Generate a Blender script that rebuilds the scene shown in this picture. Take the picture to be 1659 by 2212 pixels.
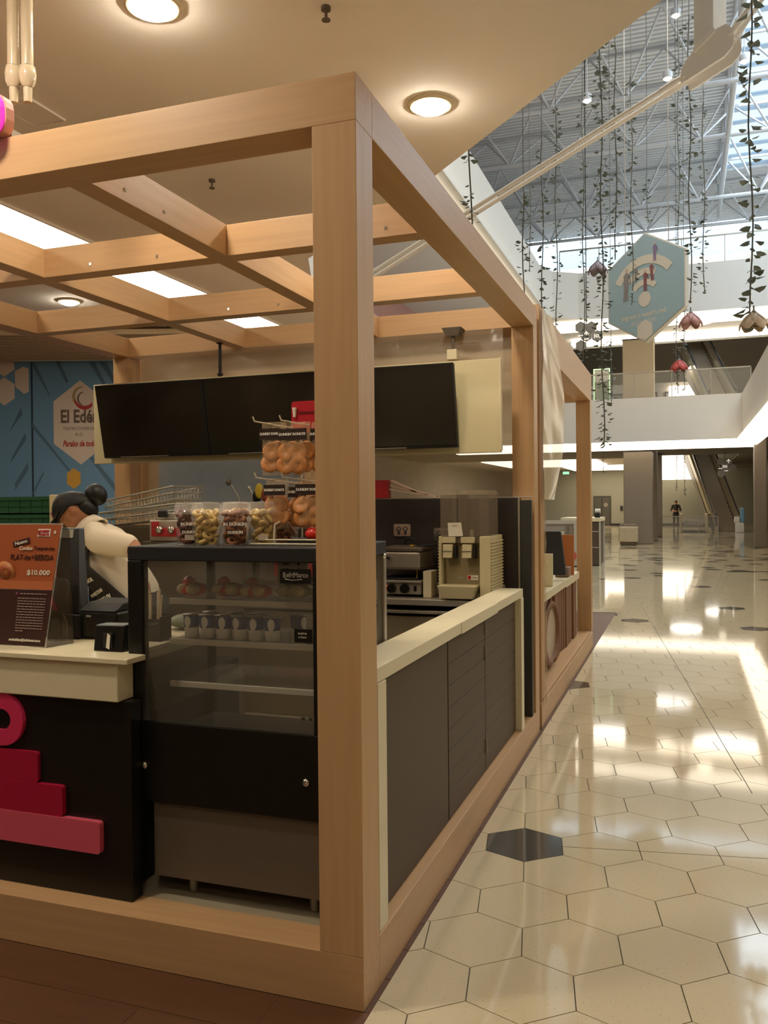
import bpy, bmesh, math, random
from mathutils import Vector, Matrix
random.seed(7)
C = bpy.context.scene.collection
for _o in list(bpy.data.objects): bpy.data.objects.remove(_o)
SC = bpy.context.scene
# ------------------------------------------------------------------ camera
CAM = Vector((0.96009, -2.49145, 1.6))
CR = Vector((0.94311988, 0.33232321, -0.0092834)); CD = Vector((-0.00561017, -0.01201097, -0.99991213)); CF = Vector((-0.33240551, 0.94308908, -0.00946339))
cd = bpy.data.cameras.new('camera'); cam = bpy.data.objects.new('camera', cd); C.objects.link(cam)
cd.sensor_fit = 'HORIZONTAL'; cd.sensor_width = 36.0; cd.lens = 36.0 * 1841.75 / 1659; cd.clip_start = .05; cd.clip_end = 200
m_ = Matrix.Identity(4)
for i_ in range(3):
    m_[i_][0] = CR[i_]; m_[i_][1] = -CD[i_]; m_[i_][2] = -CF[i_]; m_[i_][3] = CAM[i_]
cam.matrix_world = m_
SC.camera = cam
def pix(p):
    q = Vector(p) - CAM; f = q.dot(CF)
    if f < .1: return None
    return (1841.75 * q.dot(CR) / f + 829.5, 1841.75 * q.dot(CD) / f + 1106, f)
# ------------------------------------------------------------------ world, exposure, big lights
SC.view_settings.view_transform = 'Standard'; SC.view_settings.look = 'None'
SC.view_settings.exposure = 0.0; SC.view_settings.gamma = 1.0; SC.view_settings.use_curve_mapping = False
W = bpy.data.worlds.new('sky'); SC.world = W; W.use_nodes = True
bg = W.node_tree.nodes['Background']; bg.inputs[0].default_value = (.64, .84, 1, 1); bg.inputs[1].default_value = 1.5
def area(name, loc, sx, sy, power, col, rot=(0, 0, 0), shape='RECTANGLE'):
    l = bpy.data.lights.new(name, 'AREA'); l.shape = shape; l.size = sx
    if shape == 'RECTANGLE': l.size_y = sy
    l.energy = power; l.color = col
    o = bpy.data.objects.new(name, l); o.location = loc; o.rotation_euler = rot; C.objects.link(o); return o
WARM = (1, .92, .79); SOFTW = (1, .95, .88)
area('skylight_daylight', (6.2, 22, 14.25), 7, 20, 2100, (.78, .9, 1))
area('clerestory_daylight', (-1, 39.2, 13.9), 11, 1.0, 500, (.7, .87, 1), (math.radians(70), 0, 0))
LAMPS = [(-.347, 2.051, 11), (-1.228, .726, 6), (-1.35, -.72, 22), (-5.22, 5.0, 60), (-4.4, -1.6, 9), (-6.4, 2.9, 36), (.5, -2.6, 3), (2.0, -4.6, 4)]
for x, y, p in LAMPS: area('downlight_lamp', (x, y, 3.74), .2, .2, p, WARM, (0, 0, 0), 'DISK')
for y in (1.5, 5, 9, 13, 18, 24): area('corridor_lamp', (3.9, y, 3.72), 1.7, 1.7, 16, SOFTW, (0, 0, 0), 'DISK')
for x, y in ((-3, 34), (1, 35), (-6, 40), (-4, 52), (2.5, 41)): area('far_hall_lamp', (x, y, 3.7), 1.3, 1.3, 42, SOFTW, (0, 0, 0), 'DISK')
for x, y in ((-2, 33.3), (2.5, 33.3), (0, 40), (-5, 42)): area('upper_hall_fill', (x, y, 7.9), 2.6, 2.6, 95, SOFTW, (0, 0, 0), 'DISK')  # added fill without fixtures, lifts the dark upper floors
area('upper_hall_fill', (1, 10, 13.4), 2.5, 2.5, 560, SOFTW, (0, 0, 0), 'DISK')  # further added fill under the roof deck, no fixture here
# ------------------------------------------------------------------ helpers
def H(h):
    h = h.lstrip('#'); c = [int(h[i:i + 2], 16) / 255 for i in (0, 2, 4)]
    return tuple(x / 12.92 if x <= .04045 else ((x + .055) / 1.055) ** 2.4 for x in c) + (1,)
MATS = {}
def M(name, col=None, rough=.5, metal=0, emit=0, alpha=1, trans=0, noise=0, scale=20, stretch=(1, 1, 1), bump=0, spec=.5, coat=0, ecol=None, ior=1.45):
    if name in MATS: return MATS[name]
    m = bpy.data.materials.new(name); m.use_nodes = True; nt = m.node_tree; b = nt.nodes['Principled BSDF']
    c = H(col); b.inputs['Base Color'].default_value = c; b.inputs['Roughness'].default_value = rough
    b.inputs['Metallic'].default_value = metal; b.inputs['Specular IOR Level'].default_value = spec; b.inputs['IOR'].default_value = ior
    if coat: b.inputs['Coat Weight'].default_value = coat; b.inputs['Coat Roughness'].default_value = .1
    if emit: b.inputs['Emission Color'].default_value = H(ecol or col); b.inputs['Emission Strength'].default_value = emit
    if trans: b.inputs['Transmission Weight'].default_value = trans
    if alpha < 1: b.inputs['Alpha'].default_value = alpha
    tc = nt.nodes.new('ShaderNodeTexCoord'); mp = nt.nodes.new('ShaderNodeMapping'); mp.inputs['Scale'].default_value = stretch
    nz = nt.nodes.new('ShaderNodeTexNoise'); nz.inputs['Scale'].default_value = scale; nz.inputs['Detail'].default_value = 4
    nt.links.new(tc.outputs['Object'], mp.inputs[0]); nt.links.new(mp.outputs[0], nz.inputs['Vector'])
    mx = nt.nodes.new('ShaderNodeMix'); mx.data_type = 'RGBA'; k = 1 - (noise or .04)
    mx.inputs['A'].default_value = (c[0] * k, c[1] * k, c[2] * k, 1)
    k2 = 1 + (noise or .04); mx.inputs['B'].default_value = (min(1, c[0] * k2), min(1, c[1] * k2), min(1, c[2] * k2), 1)
    nt.links.new(nz.outputs['Fac'], mx.inputs['Factor']); nt.links.new(mx.outputs['Result'], b.inputs['Base Color'])
    if bump:
        bp = nt.nodes.new('ShaderNodeBump'); bp.inputs['Strength'].default_value = bump; bp.inputs['Distance'].default_value = .01
        nt.links.new(nz.outputs['Fac'], bp.inputs['Height']); nt.links.new(bp.outputs[0], b.inputs['Normal'])
    MATS[name] = m; return m
def glassmat(name, col, op, rough=.03):
    """thin clear sheet: mostly see-through with a glossy skin"""
    if name in MATS: return MATS[name]
    m = bpy.data.materials.new(name); m.use_nodes = True; nt = m.node_tree; nt.nodes.clear()
    out = nt.nodes.new('ShaderNodeOutputMaterial'); tr = nt.nodes.new('ShaderNodeBsdfTransparent'); gl = nt.nodes.new('ShaderNodeBsdfPrincipled')
    gl.inputs['Base Color'].default_value = H(col); gl.inputs['Roughness'].default_value = rough
    tr.inputs[0].default_value = (1, 1, 1, 1)
    nz = nt.nodes.new('ShaderNodeTexNoise'); nz.inputs['Scale'].default_value = 9
    mr = nt.nodes.new('ShaderNodeMapRange'); mr.inputs['To Min'].default_value = op * .9; mr.inputs['To Max'].default_value = op * 1.1
    lw = nt.nodes.new('ShaderNodeLayerWeight'); pw = nt.nodes.new('ShaderNodeMath'); pw.operation = 'POWER'; pw.inputs[1].default_value = 5; nt.links.new(lw.outputs['Facing'], pw.inputs[0])
    fr = nt.nodes.new('ShaderNodeMapRange'); fr.inputs['To Min'].default_value = .035; fr.inputs['To Max'].default_value = .8; nt.links.new(pw.outputs[0], fr.inputs['Value'])
    mm = nt.nodes.new('ShaderNodeMath'); mm.operation = 'MAXIMUM'; mix = nt.nodes.new('ShaderNodeMixShader')
    nt.links.new(nz.outputs['Fac'], mr.inputs['Value']); nt.links.new(mr.outputs[0], mm.inputs[0]); nt.links.new(fr.outputs[0], mm.inputs[1])
    nt.links.new(mm.outputs[0], mix.inputs[0]); nt.links.new(tr.outputs[0], mix.inputs[1]); nt.links.new(gl.outputs[0], mix.inputs[2])
    nt.links.new(mix.outputs[0], out.inputs[0]); MATS[name] = m; return m
def emis(name, col, s, noise=0):
    return M(name, col, .6, emit=s)

class MB:
    """collects shapes into one mesh"""
    def __init__(s): s.v = []; s.f = []; s.mi = []; s.sm = []; s.k = 0; s.X = None
    def add(s, vs, fs, smooth=False):
        n = len(s.v)
        for p in vs:
            p = Vector(p); s.v.append(s.X @ p if s.X else p)
        for f in fs: s.f.append([n + i for i in f]); s.mi.append(s.k); s.sm.append(smooth)
        return s
    def box(s, x0, x1, y0, y1, z0, z1):
        return s.add([(x0, y0, z0), (x1, y0, z0), (x1, y1, z0), (x0, y1, z0), (x0, y0, z1), (x1, y0, z1), (x1, y1, z1), (x0, y1, z1)],
                     [(0, 3, 2, 1), (4, 5, 6, 7), (0, 1, 5, 4), (1, 2, 6, 5), (2, 3, 7, 6), (3, 0, 4, 7)])
    def hexa(s, b, t):
        """8-corner block from bottom loop b and top loop t"""
        return s.add(list(b) + list(t), [(0, 3, 2, 1), (4, 5, 6, 7), (0, 1, 5, 4), (1, 2, 6, 5), (2, 3, 7, 6), (3, 0, 4, 7)])
    def prism(s, pts, a, b, ax='z'):
        """extrude a 2-D polygon from a to b along an axis (x: (y,z), y: (x,z), z: (x,y))"""
        f = {'x': lambda p, t: (t, p[0], p[1]), 'y': lambda p, t: (p[0], t, p[1]), 'z': lambda p, t: (p[0], p[1], t)}[ax]
        n = len(pts); vs = [f(p, a) for p in pts] + [f(p, b) for p in pts]
        fs = [tuple(range(n))[::-1], tuple(range(n, 2 * n))] + [(i, (i + 1) % n, n + (i + 1) % n, n + i) for i in range(n)]
        return s.add(vs, fs)
    def cyl(s, p0, p1, r0, r1=None, n=12, caps=True, smooth=True):
        p0 = Vector(p0); p1 = Vector(p1); r1 = r0 if r1 is None else r1; d = (p1 - p0).normalized()
        u = d.orthogonal().normalized(); w = d.cross(u); vs = []
        for p, r in ((p0, r0), (p1, r1)):
            for i in range(n):
                a = 2 * math.pi * i / n; vs.append(p + (u * math.cos(a) + w * math.sin(a)) * r)
        s.add(vs, [(i, (i + 1) % n, n + (i + 1) % n, n + i) for i in range(n)], smooth)
        if caps:
            s.add(vs[:n], [tuple(range(n))[::-1]]); s.add(vs[n:], [tuple(range(n))])
        return s
    def lathe(s, prof, c=(0, 0, 0), n=20, sx=1, sy=1):
        vs = []; m = len(prof)
        for r, z in prof:
            for i in range(n):
                a = 2 * math.pi * i / n; vs.append((c[0] + r * sx * math.cos(a), c[1] + r * sy * math.sin(a), c[2] + z))
        fs = [(j * n + i, j * n + (i + 1) % n, (j + 1) * n + (i + 1) % n, (j + 1) * n + i) for j in range(m - 1) for i in range(n)]
        return s.add(vs, fs, True)
    def ell(s, c, r, n=16, m=10, R=None):
        c = Vector(c); r = Vector((r, r, r)) if not hasattr(r, '__len__') else Vector(r); vs = []
        for j in range(m + 1):
            t = math.pi * j / m
            for i in range(n):
                a = 2 * math.pi * i / n; p = Vector((r.x * math.sin(t) * math.cos(a), r.y * math.sin(t) * math.sin(a), -r.z * math.cos(t)))
                vs.append(c + (R @ p if R else p))
        return s.add(vs, [(j * n + i, j * n + (i + 1) % n, (j + 1) * n + (i + 1) % n, (j + 1) * n + i) for j in range(m) for i in range(n)], True)
    def caps(s, p0, p1, r0, r1, n=12):
        """rounded tapered limb segment"""
        s.cyl(p0, p1, r0, r1, n); s.ell(p0, r0, n, 8); return s.ell(p1, r1, n, 8)
    def tube(s, pts, r, n=6):
        for a, b in zip(pts, pts[1:]): s.cyl(a, b, r, r, n)
        for p in pts[1:-1]: s.ell(p, r, n, 4)
        return s
    def torus(s, c, R, r, ax=(0, 0, 1), n=18, m=8, sq=1):
        ax = Vector(ax).normalized(); u = ax.orthogonal().normalized(); w = ax.cross(u); vs = []
        for i in range(n):
            a = 2 * math.pi * i / n; d = u * math.cos(a) + w * math.sin(a)
            for j in range(m):
                b = 2 * math.pi * j / m; vs.append(Vector(c) + d * (R + r * math.cos(b)) + ax * r * sq * math.sin(b))
        return s.add(vs, [(i * m + j, ((i + 1) % n) * m + j, ((i + 1) % n) * m + (j + 1) % m, i * m + (j + 1) % m) for i in range(n) for j in range(m)], True)
    def frame(s, u0, u1, v0, v1, t, a, b, ax='y'):
        """picture-frame ring of bar width t, depth a..b along axis"""
        f = {'x': lambda p, q, r, w: s.box(a, b, p, q, r, w), 'y': lambda p, q, r, w: s.box(p, q, a, b, r, w), 'z': lambda p, q, r, w: s.box(p, q, r, w, a, b)}[ax]
        f(u0, u1, v1 - t, v1); f(u0, u1, v0, v0 + t); f(u0, u0 + t, v0 + t, v1 - t); f(u1 - t, u1, v0 + t, v1 - t); return s
def wl(o):
    v = Vector((0, 0, 0))
    while o: v = v + Vector(o.get('_b', (0, 0, 0))); o = o.parent
    return v
def part(name, mb, mats, parent=None, bev=0, seg=2, label=None):
    me = bpy.data.meshes.new(name); off = wl(parent) if parent else Vector((0, 0, 0))
    me.from_pydata([tuple(p - off) for p in mb.v], [], mb.f)
    mats = mats if isinstance(mats, (list, tuple)) else [mats]
    for m in mats: me.materials.append(m)
    me.polygons.foreach_set('material_index', mb.mi); me.polygons.foreach_set('use_smooth', mb.sm); me.update()
    o = bpy.data.objects.new(name, me); C.objects.link(o)
    if parent: o.parent = parent
    if bev:
        bm = o.modifiers.new('bevel', 'BEVEL'); bm.width = bev; bm.segments = seg; bm.limit_method = 'ANGLE'; bm.angle_limit = math.radians(40)
    if label: o['label'] = label
    return o
def tag(o, label, cat, group=None):
    o['label'] = label; o['category'] = cat
    if group: o['group'] = group
    return o
def thing(name, label, cat, loc=(0, 0, 0), group=None):
    """an Empty at the thing's base; parts are given in world coordinates of the unturned thing"""
    o = bpy.data.objects.new(name, None); C.objects.link(o); o.location = loc; o['_b'] = tuple(loc); o.empty_display_size = .05
    return tag(o, label, cat, group)
def solo(name, mb, mats, label, cat, group=None, bev=0, base=None, seg=2):
    """a thing that is one mesh, origin at its base"""
    if base is None:
        xs = [p.x for p in mb.v]; ys = [p.y for p in mb.v]; zs = [p.z for p in mb.v]
        base = Vector(((min(xs) + max(xs)) / 2, (min(ys) + max(ys)) / 2, min(zs)))
    b = Vector(base); mb.v = [p - b for p in mb.v]; o = part(name, mb, mats, None, bev, seg); o.location = b
    return tag(o, label, cat, group)
def struct(name, mb, mats, parent=None, bev=0):
    o = part(name, mb, mats, parent, bev)
    if not parent: o['kind'] = 'structure'
    return o
def stuff(o): o['kind'] = 'stuff'; return o
def copy_thing(src, loc, label=None, rz=None, group=None):
    o = src.copy(); C.objects.link(o); o.location = loc; o['_b'] = tuple(loc)
    if rz is not None: o.rotation_euler = (0, 0, rz)
    if label: o['label'] = label
    if group: o['group'] = group
    for ch in list(src.children):
        c = ch.copy(); C.objects.link(c); c.parent = o
        for g in ch.children:
            d = g.copy(); C.objects.link(d); d.parent = c
    return o
def sheet(mb, pts, d):
    """flat polygon given by 3-D points, thickened by vector d"""
    d = Vector(d); n = len(pts); vs = [Vector(p) for p in pts] + [Vector(p) + d for p in pts]
    return mb.add(vs, [tuple(range(n))[::-1], tuple(range(n, 2 * n))] + [(i, (i + 1) % n, n + (i + 1) % n, n + i) for i in range(n)])
def text(name, s, size, loc, right, up, mat, parent, align='CENTER', ext=.0006, width=None, bold=0, shear=0):
    cu = bpy.data.curves.new(name, 'FONT'); cu.body = s; cu.size = size; cu.align_x = align; cu.align_y = 'CENTER'; cu.extrude = ext; cu.offset = bold; cu.shear = shear; cu.resolution_u = 2
    tmp = bpy.data.objects.new('tmp', cu); C.objects.link(tmp); bpy.context.view_layer.update()
    dg = bpy.context.evaluated_depsgraph_get(); me = bpy.data.meshes.new_from_object(tmp.evaluated_get(dg))
    bpy.data.objects.remove(tmp); r = Vector(right).normalized(); u = Vector(up).normalized(); n = r.cross(u)
    off = wl(parent) if parent else Vector((0, 0, 0)); sx = 1
    if width and me.vertices:
        w = max(v.co.x for v in me.vertices) - min(v.co.x for v in me.vertices); sx = width / w if w else 1
    L = Vector(loc)
    for v in me.vertices: v.co = L + r * v.co.x * sx + u * v.co.y + n * v.co.z - off
    me.materials.clear(); me.materials.append(mat)
    o = bpy.data.objects.new(name, me); C.objects.link(o)
    if parent: o.parent = parent
    return o
R_ = math.radians
# ------------------------------------------------------------------ materials
def wood(name, col, ax, n=.16):
    st = {'x': (1.2, 26, 26), 'y': (26, 1.2, 26), 'z': (26, 26, 1.2)}[ax]
    return M(name, col, .42, noise=n, scale=1.6, stretch=st, bump=.02)
OAK = {a: wood('oak_laminate_' + a, 'c39c70', a) for a in 'xyz'}
WHITE = M('white_solid_surface', 'dfd3b0', .35, noise=.02)
CREAM = M('cream_panel', 'd8cba0', .5, noise=.03, scale=6)
CHAR = M('charcoal_laminate', '564838', .55, noise=.06, scale=8)
BLACK = M('black_lacquer', '16140f', .32, noise=.1)
BLKM = M('matte_black', '1b1917', .6, noise=.1)
STEEL = M('brushed_steel', 'aaa294', .38, metal=.55, noise=.08, scale=3, stretch=(2, 40, 40))
DSTEEL = M('dull_steel_panel', '6b6154', .5, metal=.3, noise=.06, scale=3, stretch=(2, 30, 30))
CHROME = M('chrome', 'd8d4cc', .12, metal=1)
SOFFIT = M('soffit_paint', 'f2efe8', .85, noise=.02, scale=3)
SLAB = M('slab_paint', 'd3cfc8', .8, noise=.02, scale=2)
DARKC = M('dark_ceiling_paint', '6f685c', .8, noise=.04, scale=2)
COVE = emis('cove_light', 'fff0d8', 3.2)
LAMP = emis('lamp_disc', 'fff0d6', 140); LAMP2 = emis('far_lamp_disc', 'fff0d6', 7)
STRIP = emis('ceiling_light_panel', 'fff0d4', 6)
GLASS = glassmat('clear_glass', 'cfd6d2', .05)
GLASSD = glassmat('fridge_glass', '8d8573', .13)  # pale tint paints a reflection veil over the case interior
FILM = glassmat('clear_film', 'e8dcc4', .16, .12)
MILK = glassmat('milky_plastic_sheet', 'cbbfa6', .62, .3)
CLEARP = glassmat('clear_plastic_cup', 'f2eadc', .20, .06)
PINK = M('pink_lacquer', 'd0325c', .35)
DPINK = M('deep_magenta_lacquer', 'a8163a', .35)
LPINK = M('salmon_pink_lacquer', 'd2566a', .35)
NEON = emis('pink_sign_glow', 'ee3cc0', .9); NEON2 = emis('orange_sign_glow', 'ff5a28', 9)
WTXT = M('white_print', 'e9e3d6', .6)
RED = M('red_enamel', 'b3202a', .4)
PAPER = M('paper', 'e4dcc6', .7)
GRN = M('green_crate_plastic', '28583a', .5, noise=.08)
SKIN = M('skin', 'a8714f', .55, noise=.05)
# ================================================================== SETTING
def terrazzo(name, col, rough, dark=False):
    m = M(name, col, rough, noise=.05, scale=3, spec=.6); nt = m.node_tree; b = nt.nodes['Principled BSDF']
    tc = nt.nodes.new('ShaderNodeTexCoord'); vo = nt.nodes.new('ShaderNodeTexVoronoi'); vo.inputs['Scale'].default_value = 90
    nz = nt.nodes.new('ShaderNodeTexNoise'); nz.inputs['Scale'].default_value = 60
    lt = nt.nodes.new('ShaderNodeMath'); lt.operation = 'LESS_THAN'; lt.inputs[1].default_value = .16
    ml = nt.nodes.new('ShaderNodeMath'); ml.operation = 'MULTIPLY'; m2 = nt.nodes.new('ShaderNodeMath'); m2.operation = 'GREATER_THAN'; m2.inputs[1].default_value = .54
    src = b.inputs['Base Color'].links[0].from_socket
    mx = nt.nodes.new('ShaderNodeMix'); mx.data_type = 'RGBA'; c = H(col); k = 1.5 if dark else .5
    mx.inputs['B'].default_value = (c[0] * k, c[1] * k, c[2] * k * .95, 1)
    nt.links.new(tc.outputs['Object'], vo.inputs['Vector']); nt.links.new(tc.outputs['Object'], nz.inputs['Vector'])
    nt.links.new(vo.outputs['Distance'], lt.inputs[0]); nt.links.new(nz.outputs['Fac'], m2.inputs[0]); nt.links.new(lt.outputs[0], ml.inputs[0]); nt.links.new(m2.outputs[0], ml.inputs[1])
    nt.links.new(ml.outputs[0], mx.inputs['Factor']); nt.links.new(src, mx.inputs['A']); nt.links.new(mx.outputs['Result'], b.inputs['Base Color'])
    return m
TILE = terrazzo('cream_terrazzo', 'c6b797', .06); DTILE = terrazzo('slate_terrazzo', '4f4b44', .07, True)
GROUT = M('dark_grout', '4a4234', .8); PLANK = M('walnut_plank_tile', '5a3a22', .5, noise=.25, scale=2, stretch=(1.5, 18, 1)); PGROUT = M('plank_grout', '7d604a', .8)
XL, XR, YB, YF = -12.0, 9.0, -7.0, 57.0
fl = MB(); fl.box(XL, XR, YB, 62, -.2, -.004)
floor = struct('floor', fl, GROUT)
HA = .3475; HS = HA / math.sqrt(3)
A1 = Vector((math.cos(R_(9.5)), math.sin(R_(9.5)))) * HA; A2 = Vector((math.cos(R_(69.5)), math.sin(R_(69.5)))) * HA
H0 = Vector((.2437, 1.4768)); BX, BY = .02, 10.15
HP = [Vector((math.cos(R_(39.5 + 60 * i)), math.sin(R_(39.5 + 60 * i)))) * (HS - .0022) for i in range(6)]
DARKT = [(.2437, 1.4768), (.325, 9.549), (.085, 5.169), (1.603, 11.283), (1.819, 8.918), (.389, 17.206), (1.126, 14.38)]
def clip(poly, nx, ny, d):
    out = []
    for i, p in enumerate(poly):
        q = poly[(i + 1) % len(poly)]; a = p[0] * nx + p[1] * ny - d; b = q[0] * nx + q[1] * ny - d
        if a >= 0: out.append(p)
        if a * b < 0: t = a / (a - b); out.append((p[0] + (q[0] - p[0]) * t, p[1] + (q[1] - p[1]) * t))
    return out
cells = []
for i in range(-80, 90):
    for j in range(-50, 240):
        c = H0 + A1 * i + A2 * j
        if XL < c.x < XR and YB < c.y < 61 and (c.x > BX - HS or c.y > BY - HS): cells.append(c)
drk = set()
for d in DARKT:
    k = min(range(len(cells)), key=lambda q: (cells[q] - Vector(d)).length); drk.add(k)
rr = random.Random(3)
for k, c in enumerate(cells):
    if (c.y > 15 or c.x > 4 or c.y < -1) and rr.random() < (.085 if c.y < 16 else .17): drk.add(k)
def vis(c):
    p = pix((c.x, c.y, 0)); return p and -60 < p[0] < 1720 and -60 < p[1] < 2290
near = sorted([k for k, c in enumerate(cells) if vis(c)], key=lambda k: (cells[k] - Vector((CAM.x, CAM.y))).length)[:300]
nset = set(near); rest = MB()
hexme = None
def poly_of(c):
    p = [(c.x + v.x, c.y + v.y) for v in HP]
    if c.y < BY - .3: p = clip(p, 1, 0, BX)
    elif c.x < BX: p = clip(p, 0, 1, BY)
    return p
hexmesh = {}
for k in near:
    c = cells[k]; p = poly_of(c)
    if len(p) < 3: continue
    full = len(p) == 6 and all((Vector(q) - c - HP[n]).length < 1e-5 for n, q in enumerate(p))
    dk = k in drk; mat = DTILE if dk else TILE
    if full and dk in hexmesh:
        o = bpy.data.objects.new('hexagon_tile', hexmesh[dk]); C.objects.link(o); o.parent = floor
    else:
        mb = MB(); mb.prism([(q[0] - c.x, q[1] - c.y) for q in p], -.012, 0); o = part('hexagon_tile', mb, mat, floor)
        if full: hexmesh[dk] = o.data
    o.location = (c.x, c.y, 0)
    if dk: o['label'] = 'dark slate hexagon tile'
for k, c in enumerate(cells):
    if k in nset: continue
    p = poly_of(c)
    if len(p) < 3: continue
    rest.k = 1 if k in drk else 0; rest.prism(p, -.008, 0)
stuff(part('hexagon_tiles', rest, [TILE, DTILE], floor))
mb = MB(); a = Vector((.419, 1.502)); d_ = (Vector((1.303, 1.65)) - a).normalized(); n_ = Vector((-d_.y, d_.x)) * .0016; e_ = a + d_ * 5
sheet(mb, [(a.x - n_.x, a.y - n_.y, -.001), (e_.x - n_.x, e_.y - n_.y, -.001), (e_.x + n_.x, e_.y + n_.y, -.001), (a.x + n_.x, a.y + n_.y, -.001)], (0, 0, .0016))
part('expansion_joint', mb, GROUT, floor)
mb = MB(); a = Vector((.31, 11.3)); e_ = Vector((1.30, 2.55)); d_ = (e_ - a).normalized(); n_ = Vector((-d_.y, d_.x)) * .0022
sheet(mb, [(a.x - n_.x, a.y - n_.y, -.001), (e_.x - n_.x, e_.y - n_.y, -.001), (e_.x + n_.x, e_.y + n_.y, -.001), (a.x + n_.x, a.y + n_.y, -.001)], (0, 0, .0016)); part('expansion_joint', mb, GROUT, floor)
# planks of the brown floor
pg = MB(); pg.box(XL, BX, YB, BY, -.003, -.002); part('plank_joint_bed', pg, PGROUT, floor)
restp = MB(); rows = 0
for r in range(-34, 51):
    y0 = r * .2; x = BX
    cut = {-1: -.29, -2: -.687}.get(r, -.2 - .8 * ((r * .37) % 1))
    xs = [BX]; 
    while cut > XL: xs.append(cut); cut -= 1.2
    for xa, xb in zip(xs, xs[1:]):
        big = -3 <= r < 0 and xb > -3.2
        if big:
            q = MB(); q.box(xb + .0015, xa - .0015, y0 + .0015, y0 + .1985, -.012, 0); part('wood_plank', q, PLANK, floor)
        else: restp.box(xb + .0015, xa - .0015, y0 + .0015, y0 + .1985, -.008, 0)
stuff(part('wood_planks', restp, PLANK, floor))
# --- near soffit (second floor slab above the kiosk) with a 45 degree edge, merging into the slab on the right
def soff(x): return (1.649 - .728 * x) / .686
mb = MB(); mb.prism([(XL, YB), (2.9, YB), (2.9, soff(2.9)), (-.615, 3.057), (-2.2, 4.5), (-3.3, 7.25), (XL, 15.2)], 3.8, 5.4)
ceiling = struct('ceiling', mb, SOFFIT)
mb = MB(); mb.frame(-2.56, -2.34, 1.2, 1.5, .008, 3.788, 3.8, 'z'); mb.box(-2.55, -2.35, 1.21, 1.49, 3.793, 3.7995); part('access_panel', mb, SOFFIT, ceiling)
# recessed light panel running along the kiosk
mb = MB(); mb.box(-4.17, -3.67, -3, 7.3, 3.785, 3.799); part('light_panel', mb, STRIP, ceiling)
mb = MB(); mb.frame(-4.19, -3.65, -3.02, 7.32, .02, 3.78, 3.8, 'z'); part('light_panel_trim', mb, SOFFIT, ceiling)
# --- 2nd floor slabs
s2 = MB(); s2.box(2.9, XR, YB, 30.1, 3.8, 5.4); struct('trim_1', s2, SLAB)
s2 = MB(); s2.box(XL, -1.2, 30.1, YF, 3.8, 5.4); s2.box(-1.2, 4.6, 30.1, 39.5, 3.8, 5.4); s2.box(4.6, XR, 30.1, YF, 3.8, 5.4); struct('trim_2', s2, SLAB)
s2 = MB(); s2.box(XL, -4.4, 15, 30.1, 3.8, 5.4); struct('trim_3', s2, SLAB)
def cove(name, box, mat=COVE):
    q = MB(); q.box(*box); return part(name, q, mat)
cv = MB(); cv.box(2.72, 3.3, -.4, 29.6, 3.5, 3.8); cv.box(-7.5, 3.3, 30.12, 30.7, 3.52, 3.8)
o = struct('trim_4', cv, COVE)
# dark ceiling cladding beyond the cove
cv = MB(); cv.box(3.35, XR - .1, 0, YF, 3.74, 3.798); cv.box(XL + .1, 3.35, 30.75, 39.5, 3.74, 3.798); cv.box(XL + .1, -1.2, 39.5, 41, 3.74, 3.798); struct('trim_5', cv, DARKC)
cv = MB(); cv.box(-9, -3.3, 41, 49, 3.70, 3.80); cv.box(-6.0, -1.25, 50, 56, 3.70, 3.80); struct('trim_6', cv, COVE)
cv = MB(); cv.box(-.6, 1.9, 55.6, 56.0, 3.0, 4.6); struct('trim_7', cv, COVE)
# --- 3rd floor ring
s3 = MB(); s3.box(XL, -3.6, 4.0, 28.2, 8.0, 9.6); struct('trim_8', s3, SLAB)
pts = [(XL, 28.2), (-3.6, 26.4), (-3.3, 27.4), (-2.5, 28.0), (-1.7, 28.2), (XR, 28.2), (XR, 34), (XL, 34)]
s3 = MB(); s3.prism(pts, 8.0, 9.6); struct('trim_9', s3, SLAB)
s3 = MB(); s3.box(6.5, XR, 0, 28.2, 8, 9.6); struct('trim_10', s3, SLAB)
cv = MB(); cv.box(-4.0, -3.62, 5, 27, 7.85, 8.0); cv.box(-3.4, 6.4, 28.25, 28.8, 7.7, 8.0); cv.box(-3.2, 6.4, 31.6, 32.3, 7.78, 8.0); struct('trim_11', cv, COVE)
cv = MB(); cv.box(-3.52, -3.44, 5, 26, 8.04, 8.10); struct('trim_14', cv, COVE); cv = MB(); cv.box(-3.6, -3.36, 5, 26.2, 7.96, 8.035); struct('trim_15', cv, SLAB)
# --- outer walls
GREYW = M('grey_green_wall', '8f8c7a', .7, noise=.04, scale=1.5); WALLW = M('mall_wall', 'b9b0a0', .8, noise=.03, scale=1); PINKW = M('rosy_shopfront', 'b9928c', .7, noise=.05, scale=2)
w = MB(); w.box(XL, XR, YF, YF + .3, -.1, 5.4); struct('wall_far', w, GREYW)
w = MB(); w.box(XL, XR, YF, YF + .3, 5.4, 12.9); struct('wall_far_upper', w, WALLW)
w = MB(); w.box(XL - .3, XL, YB, 62, -.1, 14.4); struct('wall_left', w, WALLW)
w = MB(); w.box(XR, XR + .3, YB, 62, -.1, 14.4); struct('wall_right', w, WALLW)
w = MB(); w.box(XL, XR, YB - .3, YB, -.1, 14.4); struct('wall_near', w, WALLW)
w = MB(); w.box(XL, XR, 40.2, 40.5, 9.6, 13.05); w.box(-.1, .25, 40.1, 40.5, 13.05, 14.6); struct('wall_clerestory', w, WALLW)
w = MB(); w.box(XL, -7.5, 6, 28, 5.4, 8); w.box(XL, -7.5, 6, 28, 9.6, 14.4); struct('wall_upper_left', w, PINKW)
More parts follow.
